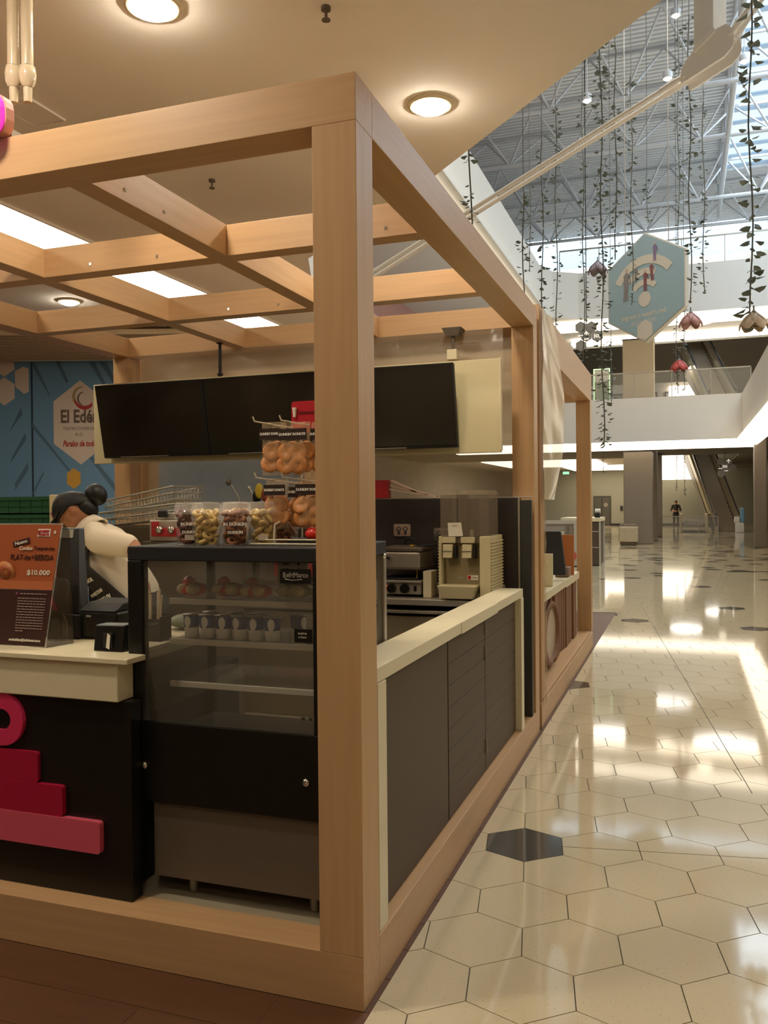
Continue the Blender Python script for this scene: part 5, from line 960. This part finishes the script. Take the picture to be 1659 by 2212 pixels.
# far person, dark clothes, hands together
c0 = Vector((.46, 53, 0)); V = lambda x, y, z: c0 + Vector((x, y, z))
J = dict(head=V(0, -.03, 1.52), neck=V(0, .02, 1.37), chest=V(0, 0, 1.18), waist=V(0, 0, .98), pelvis=V(0, 0, .86), shl=V(.19, .0, 1.31), shr=V(-.19, .0, 1.31), ell=V(.27, -.05, 1.03), elr=V(-.27, -.05, 1.03), wrl=V(.07, -.25, 1.0), wrr=V(-.07, -.25, 1.0),
         hipl=V(.09, 0, .82), hipr=V(-.09, 0, .82), knl=V(.11, -.02, .45), knr=V(-.11, -.02, .45), anl=V(.12, .02, .07), anr=V(-.12, .02, .07), face=(0, -1, -.45), face2=(0, -1, 0), sleeve=.98, palm=(0, 0, 1))
ft, R, hd, F, S, up, cloth = person('person', 'person in dark clothes standing with hands together behind the far railing', (.46, 53, 0), J, dict(skin=SKIN, top=M('dark_jacket', '2b2620', .8), legs=TROU), False, False)
q = MB(); q.ell(hd + up * .03 - F * .02, (.108, .088, .10), 18, 12, R); 
for i in range(len(q.v)):
    d = q.v[i] - (hd + up * .03)
    if d.dot(up) < -.02 and d.dot(F) > 0: q.v[i] = q.v[i] - up * (d.dot(up) + .02)
part('hair', q, HAIR, ft)
# water cooler like blue display at the far right
bd = thing('blue_display_stand', 'narrow blue and white display beside the escalator foot', 'display', (3.5, 43.5, 0)); bx('base', (3.35, 3.75, 43.4, 43.7, 0, .5), M('white_plastic', 'd8d2c4', .4), bd, .02); bx('blue_tank', (3.58, 3.78, 43.42, 43.68, .5, 1.25), M('pale_blue_plastic', '6f93a8', .3), bd, .05); bx('white_box', (3.30, 3.55, 43.42, 43.66, .5, .8), MATS['white_plastic'], bd, .02)
# second-floor shop sign with green border, hung hexagon signs
gs = thing('shop_light_sign', 'green edged glass shop sign with leaves on the upper floor', 'sign', (-2.16, 33, 5.42)); q = MB(); q.frame(-2.49, -1.84, 5.45, 6.98, .035, 32.98, 33.04, 'y'); part('frame', q, emis('pale_green_tube', 'b9e6b0', 1.0), gs); bx('backing', (-2.455, -1.875, 33.03, 33.05, 5.485, 6.945), M('dark_leafy_print', '55634a', .6, noise=.5, scale=9), gs); bx('header', (-2.455, -1.875, 33.01, 33.03, 6.45, 6.945), M('grey_header', 'a4a39a', .5), gs); text('lettering', 'EL EDEN', .12, (-2.16, 33.0, 6.75), (1, 0, 0), (0, 0, 1), BRN, gs); text('lettering', 'A.C.', .12, (-2.16, 33.0, 6.58), (1, 0, 0), (0, 0, 1), BRN, gs); bx('feet', (-2.49, -1.84, 32.98, 33.04, 5.41, 5.45), BLKM, gs)
HG = M('grey_sign_board', '8a857a', .6); HW = M('white_print_glow', 'efe9db', .6, emit=.5)  # white print is given a slight glow of its own
def navsign(lab, x, y, z, r, marks, top):
    t = thing('hexagon_wayfinding_sign', lab, 'sign', (x, y, z)); pos = [(0, 0), (1.8, -.15), (-.95, 1.55), (.85, 1.45), (-.9, -1.6)]
    for px_, pz in pos: q = MB(); q.prism([(x + px_ * r + r * math.sin(R_(60 * k)), z + pz * r + r * math.cos(R_(60 * k))) for k in range(6)], y, y + .05, 'y'); part('hexagon', q, HG, t)
    def arrow(cx, cz): q = MB(); q.box(cx - r * .08, cx + r * .08, y - .01, y, cz - r * .5, cz + r * .45); q.hexa([(cx - r * .5, y - .01, cz + .0 * r), (cx - r * .35, y - .01, cz - .1 * r), (cx, y - .01, cz + .35 * r), (cx, y - .01, cz + .55 * r)], [(cx - r * .5, y, cz), (cx - r * .35, y, cz - .1 * r), (cx, y, cz + .35 * r), (cx, y, cz + .55 * r)]); q.hexa([(cx + r * .5, y - .01, cz), (cx, y - .01, cz + .55 * r), (cx, y - .01, cz + .35 * r), (cx + r * .35, y - .01, cz - .1 * r)], [(cx + r * .5, y, cz), (cx, y, cz + .55 * r), (cx, y, cz + .35 * r), (cx + r * .35, y, cz - .1 * r)]); part('arrow', q, HW, t)
    arrow(x + marks[0][0] * r, z + marks[0][1] * r)
    cx, cz = x + marks[1][0] * r, z + marks[1][1] * r; q = MB(); q.torus((cx, y - .006, cz), r * .22, r * .09, (0, 1, 0)); q.box(cx - r * .5, cx - r * .36, y - .012, y, cz - r * .4, cz + r * .4); q.box(cx + r * .36, cx + r * .5, y - .012, y, cz - r * .4, cz + r * .4); part('symbol', q, HW, t)
    for m in marks[2:]: cx, cz = x + m[0] * r, z + m[1] * r; q = MB(); q.box(cx - r * .45, cx + r * .45, y - .01, y, cz - r * .1, cz + r * .1); part('bar_mark', q, HW, t)
    q = MB(); q.cyl((x, y + .02, z + r * .8), (x, y + .02, top), .012); part('hanger', q, BLKM, t)
navsign('grey hexagon wayfinding sign hanging before the upper cove light left of the blue sign', -1.62, 22.1, 6.28, .165, [(0, .25), (1.8, -.15), (-1.0, .1), (0, -.55)], 14.3)
navsign('grey hexagon wayfinding sign with an upward arrow beside the ground floor escalator', 2.62, 37.2, 3.05, .17, [(.85, 1.5), (0, .2), (-1.1, -.3), (.3, -.9)], 3.74)
q = MB(); q.box(-5.6, -5.25, 47, 47.05, 3.2, 3.35); ex = thing('exit_sign', 'small green lit sign on the dark ceiling of the far hall', 'sign', (-5.4, 47, 3.2)); part('box', q, emis('exit_green', '6fb89a', .8), ex); q = MB(); q.cyl((-5.42, 47.02, 3.35), (-5.42, 47.02, 3.70), .01); part('stem', q, BLKM, ex)
def downlight(x, y, z, r, lab, grp, mat=LAMP):
    t = thing('downlight', lab, 'lamp', (x, y, z), grp); q = MB(); q.lathe([(r, 0), (r * 1.25, 0), (r * 1.25, -.012), (r, -.02), (r, 0)], (x, y, z), 24); part('trim_ring', q, WHITE, t); q = MB(); q.lathe([(0, -.05), (r * .5, -.045), (r * .85, -.03), (r, -.012), (r, -.004), (0, -.004)], (x, y, z), 24); part('lamp_disc', q, mat, t)
for (x, y, p), lab in zip(LAMPS, ('round downlight at the edge of the soffit above the side beam', 'round downlight at the top of the picture above the front beam', 'round downlight in the soffit just in front of the kiosk', 'round downlight far back in the soffit seen between the rafters at the left', 'round downlight in the soffit left of the viewer', 'round downlight in the soffit above the far left of the kiosk', 'round downlight in the soffit just before the viewer', 'round downlight in the soffit behind the viewer')): downlight(x, y, 3.80, .10, lab, None)
for i, (x, y, lab) in enumerate(((2.35, 33.6, 'round downlight in the dark far ceiling left of the escalator head'), (3.45, 24.5, 'second round downlight under the right gallery, beyond the nearest one'), (3.75, 26.5, 'third round downlight under the right gallery, farthest from the viewer'), (-2.8, 33.5, 'round downlight in the dark far ceiling left of the broad column'), (3.5, 14, 'nearest round downlight under the right gallery'))): downlight(x, y, 3.738, .16, lab, None, LAMP2)
for x, y, lab in ((1.6, 30.2, 'round downlight under the third floor right of the blue hexagon sign'), (.2, 33, 'round downlight under the third floor below the first one'), (4.2, 31.0, 'round downlight under the third floor at the far right')): downlight(x, y, 7.99, .3, lab, None, LAMP2)
# sprinklers
for x, y, lab in ((-.523, 1.006, 'small sprinkler head in the soffit near the top of the picture'), (-2.036, 2.578, 'small sprinkler head seen through the front rafter bay')):
    t = thing('sprinkler', lab, 'sprinkler', (x, y, 3.8)); q = MB(); q.cyl((x, y, 3.8), (x, y, 3.785), .022, .022); q.cyl((x, y, 3.785), (x, y, 3.745), .007); part('body', q, DSTEEL, t); q = MB(); q.cyl((x, y, 3.745), (x, y, 3.74), .02, .02); part('deflector', q, DSTEEL, t)
# hanging twin-tube bracket above the kiosk front at the left
hb = thing('hanging_tube_bracket', 'pair of glossy white tubes ending in clamps above the front beam at the left', 'bracket', (-1.53, .255, 3.21)); GT = M('glossy_white_tube', 'cdbfa2', .15, coat=.5)
def Q(u, v, D):
    d = CR * ((u - 829.5) / 1841.75) + CD * ((v - 1106) / 1841.75) + CF; return CAM + d * D
tx = [(-1.556, .247), (-1.502, .265)]
for x, y in tx:
    q = MB(); q.cyl((x, y, 3.36), (x, y, 3.80), .023, .023, 18); part('tube', q, GT, hb); q = MB(); q.lathe([(.02, 0), (.03, .02), (.034, .05), (.03, .08), (.02, .085)], (x, y, 3.275), 16); part('clamp', q, GT, hb); q = MB(); q.cyl((x, y, 3.215), (x, y, 3.28), .016, .018); part('tip', q, GT, hb)
q = MB(); q.box(-1.556, -1.502, .25, .262, 3.29, 3.34); part('bridge', q, DSTEEL, hb)
# ================================================================== ATRIUM
TRW = M('white_truss_paint', 'c9ccd0', .5)
def truss(lab, y, zt, zb, x0, x1, n, skew=0, kick=2.2):
    t = thing('roof_truss', lab, 'truss', ((x0 + x1) / 2, y, zb), 'white tubular roof trusses'); st = (x1 - x0) / n
    q = MB(); q.cyl((x0, y - kick / 2, zt), (x1, y - kick / 2, zt), .05, .05, 8); q.cyl((x0, y + kick / 2, zt), (x1, y + kick / 2, zt), .05, .05, 8); part('top_chord', q, TRW, t)
    q = MB(); q.cyl((x0, y, zb), (x1, y, zb), .07, .07, 8); part('bottom_chord', q, TRW, t)
    for k in range(n):
        xm = x0 + (k + .5) * st; q = MB()
        for xx in (x0 + k * st, x0 + (k + 1) * st):
            for s in (-1, 1): q.cyl((xm, y, zb), (xx, y + s * kick / 2, zt), .035, .035, 6)
        part('web_bars', q, TRW, t)
for i, y in enumerate((17, 21.5, 26, 30.5, 35)): truss(('nearest', 'second nearest', 'middle', 'second farthest', 'farthest')[i] + ' white tubular truss crossing under the dark roof deck', y, 14.2, 12.5 if i % 2 else 12.9, -11.5, 8.5, 10)
q = MB(); q.box(2.0, 2.45, 10, 33, 12.9, 13.05); 
lt_ = thing('skylight_girder', 'long pale lattice girder along the edge of the skylight', 'girder', (2.3, 22, 12.6)); q = MB(); q.cyl((2.3, 9, 14.2), (2.3, 34, 14.2), .08, .08, 8); q.cyl((2.3, 9, 12.9), (2.3, 34, 12.9), .08, .08, 8); part('chord', q, TRW, lt_); q = MB()
for k in range(12): y = 9 + k * 25 / 12; q.cyl((2.3, y, 14.2), (2.3, y + 25 / 24, 12.9), .045, .045, 6); q.cyl((2.3, y + 25 / 24, 12.9), (2.3, y + 25 / 12, 14.2), .045, .045, 6)
part('lattice_bars', q, TRW, lt_)
pend = 0
for x, y, z, lab in ((.834, 18.785, 12.966, 'small bright roof spotlight left of the white bracket post at the top'), (.642, 18.703, 11.491, 'small bright roof spotlight at the left end of the white bracket plate'), (-1.143, 18.068, 10.987, 'small bright roof spotlight alone over the dark roof deck'), (2.344, 19.306, 11.876, 'small bright roof spotlight right of the white bracket plate')):
    t = thing('roof_spotlight', lab, 'lamp', (x, y, z)); q = MB(); q.lathe([(.10, .02), (.12, .14), (.05, .22), (.012, .24)], (x, y, z), 14); part('shade', q, TRW, t); q = MB(); q.ell((x, y, z + .02), (.07, .07, .05)); part('bulb', q, emis('spot_bulb', 'fff0cf', 30), t); q = MB(); q.cyl((x, y, z + .2), (x, y, 14.35), .012); part('stem', q, TRW, t)
# tie rods with bracket plate and hanger post
WP = M('warm_white_steel', 'efe6d8', .45)
tb = thing('tie_rod_bracket', 'white steel bracket with twin tie rods hanging from a square post over the atrium', 'bracket', (1.3, 9, 6.8))
q = MB(); q.box(1.09, 1.33, 8.98, 9.42, 7.30, 14.0); 
q = MB(); q.hexa([(1.10, 8.97, 7.28), (1.33, 8.97, 7.45), (1.50, 9.25, 7.48), (1.27, 9.25, 7.31)], [(1.10, 8.97, 14.3), (1.33, 8.97, 14.3), (1.50, 9.25, 14.3), (1.27, 9.25, 14.3)]); part('hanger_post', q, WP, tb, .01)
pl = [(.94, 6.88), (.955, 7.02), (1.0, 7.12), (1.09, 7.22), (1.34, 7.44), (1.48, 7.49), (1.55, 7.42), (1.57, 7.25), (1.55, 7.19), (1.46, 7.09), (1.02, 6.87), (.97, 6.85)]
q = MB(); q.prism([(x, z) for x, z in pl], 8.90, 8.955, 'y'); part('plate', q, WP, tb, .008); q = MB(); q.prism([(x + .10, z + .0) for x, z in pl], 9.13, 9.185, 'y'); part('plate', q, WP, tb, .008)
q = MB(); q.prism([(1.09, 7.22), (1.34, 7.44), (1.35, 7.39), (1.11, 7.18)], 8.84, 8.90, 'y'); part('stiffener', q, WP, tb, .004)
for dy, dx in ((0, 0), (.13, .05)):
    for A, B, nm in (((.97 + dx, 8.93 + dy, 6.93), (-7.2, 8.93 + dy, 2.95 + .0), 0), ((1.52 + dx, 8.93 + dy, 7.36), (6.1, 8.93 + dy, 13.2), 1)):
        A = Vector(A); B = Vector(B)
        if nm == 0: B = A + (Vector((-3.25 + dx, 8.93 + dy, 4.875)) - A) * 1.40
        d = (B - A).normalized(); q = MB(); q.cyl(A + d * .25, B, .030, .030, 10); part('tie_rod', q, WP, tb); q = MB(); q.cyl(A + d * .10, A + d * .30, .045, .036, 12); q.ell(A, (.05, .03, .05)); q.caps(A, A + d * .14, .032, .04, 10); part('fork_end', q, WP, tb)
        q = MB(); q.cyl(A + Vector((0, -.06, 0)), A + Vector((0, .06, 0)), .028, .028, 12); part('pin', q, WP, tb)
an = thing('tie_rod_anchor', 'white post carrying the lower end of the tie rods, hidden behind the first kiosk', 'post', (-4.95, 9, 0)); 
bx('post', (-5.06, -4.86, 8.87, 9.12, 0, 4.12), WP, an)
# blue hexagon sign
hc = Vector((.282, 14.275, 5.616)); hx = Vector((-.802, .598, 0)).normalized(); hu = Vector((0, 0, 1)); hn = Vector((-hx.y, hx.x, 0)); 
if hn.dot(CAM - hc) < 0: hn = -hn
rx = -hx      # to the right as seen
hs = thing('hexagon_sign', 'large pale blue hexagon sign with a white ring and dot hanging over the aisle', 'sign', (hc.x, hc.y, hc.z - 1.03))
def HPt(a, b, d=0): return hc + rx * a + hu * b + hn * d
def hreg(name, poly, mat, d0, d1, lab=None): q = MB(); sheet(q, [HPt(a, b, d0) for a, b in poly], hn * (d1 - d0)); return part(name, q, mat, hs, label=lab)
hexp = lambda r: [(r * math.sin(R_(60 * k)), r * math.cos(R_(60 * k))) for k in range(6)]
SBL = M('sign_pale_blue', '9db8c2', .5); SED = M('sign_white_edge', 'd9d6cc', .5)  # blue paled so the colour itself holds the haze
hreg('edge_frame', hexp(1.03), SED, -.10, -.004); hreg('face', hexp(1.0), SBL, -.003, .006)
def arcs(R1, R2, a0, a1, n=20): return [(R2 * math.cos(R_(a0 + (a1 - a0) * k / n)), -.22 + R2 * math.sin(R_(a0 + (a1 - a0) * k / n))) for k in range(n + 1)] + [(R1 * math.cos(R_(a1 + (a0 - a1) * k / n)), -.22 + R1 * math.sin(R_(a1 + (a0 - a1) * k / n))) for k in range(n + 1)]
def arcpart(nm, R1, R2, a0, a1, mat):
    q = MB(); n = 20; P = arcs(R1, R2, a0, a1, n)
    for k in range(n): sheet(q, [HPt(*P[k], .007), HPt(*P[k + 1], .007), HPt(*P[2 * n - k], .007), HPt(*P[2 * n + 1 - k], .007)], hn * .006)
    return part(nm, q, mat, hs)
SWH = M('sign_warm_white', 'd8d2c4', .5); arcpart('signal_arc', .66, .82, 40, 148, SWH); arcpart('signal_arc', .46, .58, 62, 132, SWH); arcpart('signal_arc', .27, .38, 42, 140, SWH)
q = MB(); vs = [(.14 * math.cos(2 * math.pi * k / 24), -.22 + .14 * math.sin(2 * math.pi * k / 24)) for k in range(24)]; sheet(q, [HPt(a, b, .007) for a, b in vs], hn * .006); part('signal_dot', q, SWH, hs)
FIG = [M('figure_grey', '8f8a88', .6), M('figure_maroon', '8a5a5c', .6), M('figure_purple', '8a7a98', .6), M('figure_pale', 'c9b4a6', .6)]
def figure(cx, cz, s, m1, m2, lean=0):
    q = MB(); P = lambda a, b: HPt(cx + (a + lean * b) * s, cz + b * s, .0135)
    for poly in ([(-.10, .30), (.10, .30), (.13, .72), (.05, .80), (-.05, .80), (-.13, .72)], [(-.11, -.2), (-.02, -.2), (.0, .3), (-.10, .3)], [(.02, -.2), (.11, -.2), (.10, .3), (.0, .3)], [(.12, .72), (.16, .70), (.24, .40), (.20, .38)]): sheet(q, [P(*p) for p in poly], hn * .003)
    o = part('printed_figure', q, m1, hs); q = MB(); sheet(q, [P(.075 * math.cos(k * math.pi / 5), .89 + .085 * math.sin(k * math.pi / 5)) for k in range(10)], hn * .003); part('printed_head', q, m2, hs)
figure(-.44, -.06, .52, FIG[0], FIG[3], .05); figure(.24, .50, .30, FIG[2], FIG[3]); figure(.02, .0, .34, FIG[1], FIG[3]); figure(.18, .15, .30, FIG[1], FIG[3], -.1); figure(-.20, .20, .24, FIG[0], FIG[3])
text('lettering', 'Ingrese a nuestra red', .13, HPt(-.03, -.50, .008), rx, hu, SWH, hs, width=1.0, bold=.002); text('lettering', 'El Ed\u00e9n WiFi', .12, HPt(-.03, -.64, .008), rx, hu, SWH, hs, width=.55)
hreg('small_hexagon', [(a * .2, b * .2 - .80) for a, b in hexp(1)], SWH, .007, .012)
for s in (-.5, .5): q = MB(); q.cyl(HPt(s, .75, -.05), HPt(s, 8.5, -.05), .008); part('hanger_wire', q, STEEL, hs)
# leafy garlands
LEAF = M('garland_leaf', '6e786f', .6, noise=.2); STEM = M('garland_stem', '62625a', .7)  # leaf and stem colours paled to stand in for hazy air
def garland(x, y, z0, z1, lab, seed, dens=15, size=.055, thick=1):
    t = thing('leafy_garland', lab, 'garland', (x, y, z0)); rnd = random.Random(seed); q = MB(); pts = []; z = z0
    while z < z1: pts.append((x + .02 * math.sin(z * 3 + seed), y + .02 * math.cos(z * 2.3 + seed), z)); z += .35
    pts.append((x, y, z1)); 
    for a, b in zip(pts, pts[1:]): q.cyl(a, b, .009, .009, 5)
    q.cyl((x, y, z1), (x, y, 14.28), .006, .006, 5); part('stem', q, STEM, t); q = MB()
    for k in range(int((z1 - z0) * dens * thick)):
        z = rnd.uniform(z0, z1); a = rnd.uniform(0, 6.28); s = size * rnd.uniform(.6, 1.25); px_ = x + .02 * math.sin(z * 3 + seed); py_ = y + .02 * math.cos(z * 2.3 + seed); d = Vector((math.cos(a), math.sin(a), rnd.uniform(-.9, .2))).normalized(); w = d.cross(Vector((0, 0, 1))).normalized(); w = (w + Vector((0, 0, rnd.uniform(-.5, .5)))).normalized(); o = Vector((px_, py_, z)) + d * rnd.uniform(.01, .05 * thick); n_ = d.cross(w) * s * .15
        q.add([o, o + d * s * .35 + w * s * .42 + n_, o + d * s * .8 + w * s * .3, o + d * s * 1.15 - n_, o + d * s * .8 - w * s * .3, o + d * s * .35 - w * s * .42 + n_], [(0, 1, 2, 3), (0, 3, 4, 5)])
    stuff(part('leaves', q, LEAF, t)); return t
GL = [(-1.153, 6.34, 4.541, 5.9, 'short leafy garland just right of the kiosk side beam, nearest the soffit edge'), (-1.153, 9.53, 4.556, 6.0, 'leafy garland ending above the end of the kiosk side beam'), (-1.06, 10.62, 4.376, 7.1, 'leafy garland second to the right of the kiosk beam end'), (-1.0, 11.71, 4.39, 8.1, 'leafy garland third to the right of the kiosk beam end'), (-.69, 12.88, 4.097, 8.8, 'leafy garland left of the grey wayfinding sign and blue hexagon'),
      (-.115, 9.89, 2.377, 8.1, 'longest thick leafy garland hanging just left of the blue hexagon sign'), (0, 11.0, 5.298, 8.6, 'leafy garland passing behind the top left of the blue hexagon sign'), (-.485, 16.11, 3.691, 5.0, 'leafy garland below the lower left corner of the blue hexagon sign'), (.176, 18.51, 8.151, 9.3, 'short dense garland piece high above the blue hexagon sign'), (.89, 14.52, 6.271, 10.4, 'leafy garland above the right corner of the blue hexagon sign'),
      (1.066, 11.38, 4.617, 9.0, 'leafy garland ending in a pale red flower right of the blue hexagon sign'), (1.31, 13.59, 5.282, 8.8, 'leafy garland second to the right of the blue hexagon sign'), (1.64, 7.33, 3.463, 7.0, 'large-leaved garland near the right edge of the picture'), (.81, 18.7, 4.127, 6.2, 'leafy garland with a red flower before the upper escalator'), (.976, 18.76, 4.234, 6.3, 'thin leafy garland right beside the red-flowered one'),
      (.13, 12.9, 5.0, 9.0, 'second garland crossing behind the left of the blue hexagon sign'), (-1.9, 14.5, 6.2, 8.0, 'faint garland between the third floor edge and the roof deck')]
for i, (x, y, z0, z1, lab) in enumerate(GL): garland(x, y, z0, z1, lab, i + 1, 22 if i != 8 else 36, .10 if i == 12 else .072, 2.0 if i in (5,) else 1)
for i, (x, y, lab) in enumerate(((.63, 39.3, 'left one of two thin garlands low in the far hall'), (.977, 39.35, 'right one of two thin garlands low in the far hall'), (-2.625, 38.68, 'garland low in the far hall left of the broad column'))):
    t = thing('leafy_garland', lab, 'garland', (x, y, 2.0)); q = MB(); z0 = (2.09, 1.87, 2.99)[i]; q.cyl((x, y, z0), (x, y, 3.739), .012, .012, 5); part('stem', q, STEM, t); q = MB(); rnd = random.Random(i + 40)
    for k in range(26): z = rnd.uniform(z0, 3.7); a = rnd.uniform(0, 6.28); d = Vector((math.cos(a), math.sin(a), -.3)); w = Vector((-d.y, d.x, 0)); o = Vector((x, y, z)); s = .13; q.add([o, o + d * s * .5 + w * s * .3, o + d * s, o + d * s * .5 - w * s * .3], [(0, 1, 2, 3)])
    stuff(part('leaves', q, LEAF, t))
def flower(x, y, z, s, mat, lab):
    t = thing('hanging_flower', lab, 'flower', (x, y, z), None); n = 6
    for k in range(n):
        a = 2 * math.pi * k / n; d = Vector((math.cos(a), math.sin(a), 0)); w = Vector((-d.y, d.x, 0)); q = MB(); vs = []
        for j in range(6):
            f = j / 5; wd = s * .36 * math.sin(math.pi * min(.97, f * .8 + .12)); c = Vector((x, y, z)) + d * s * .62 * math.sin(f * 1.5) + Vector((0, 0, s * .28 - s * .85 * f))
            vs += [c - w * wd, c + d * wd * .3, c + w * wd]
        q.add(vs, [(3 * j + e, 3 * j + e + 1, 3 * j + e + 4, 3 * j + e + 3) for j in range(5) for e in range(2)], True); p = part('petal', q, mat, t); so = p.modifiers.new('thickness', 'SOLIDIFY'); so.thickness = .006
    q = MB(); q.ell((x, y, z + s * .25), s * .14); q.cyl((x, y, z + s * .3), (x, y, z + s * .6), .01); part('calyx', q, LEAF, t)
flower(1.066, 11.38, 4.40, .26, M('faded_rose_petal', 'b58a84', .6), 'pale red fabric flower hanging below the garland right of the blue hexagon sign'); flower(.86, 18.72, 4.83, .30, M('red_petal', 'b8524c', .6), 'red fabric flower hanging before the upper escalator'); flower(-.36, 11.9, 5.47, .24, M('grey_petal', '8a8088', .6), 'greyish fabric flower hanging left of the blue hexagon sign'); flower(1.66, 7.3, 3.52, .22, M('pale_petal', 'cbb9a4', .6), 'pale fabric flower under the large-leaved garland at the right edge')
# upper floors seen behind: storefronts
w = MB(); w.box(XL, 2.2, 46, 46.2, 5.4, 8.0); struct('wall_upper_shops', w, M('shop_grey', 'd2cbbf', .6, noise=.06, scale=1)); 
SHW = M('shop_window', '8d877a', .25); 
for i, (x0, x1) in enumerate(((-9, -6.2), (-5.8, -3.2), (-2.9, -.4), (0, 1.9))):
    q = MB(); q.frame(x0, x1, 5.45, 7.5, .06, 45.9, 46, 'y'); o = struct('window_%d' % (i + 3), q, BLKM); bx('pane', (x0 + .06, x1 - .06, 45.95, 45.97, 5.51, 7.44), SHW, o, 0)
q = MB(); q.box(.2, 1.7, 45.6, 45.95, 7.2, 7.75); struct('trim_13', q, COVE)
q = MB(); q.box(XL, XR, 36, 36.2, 9.6, 9.62);
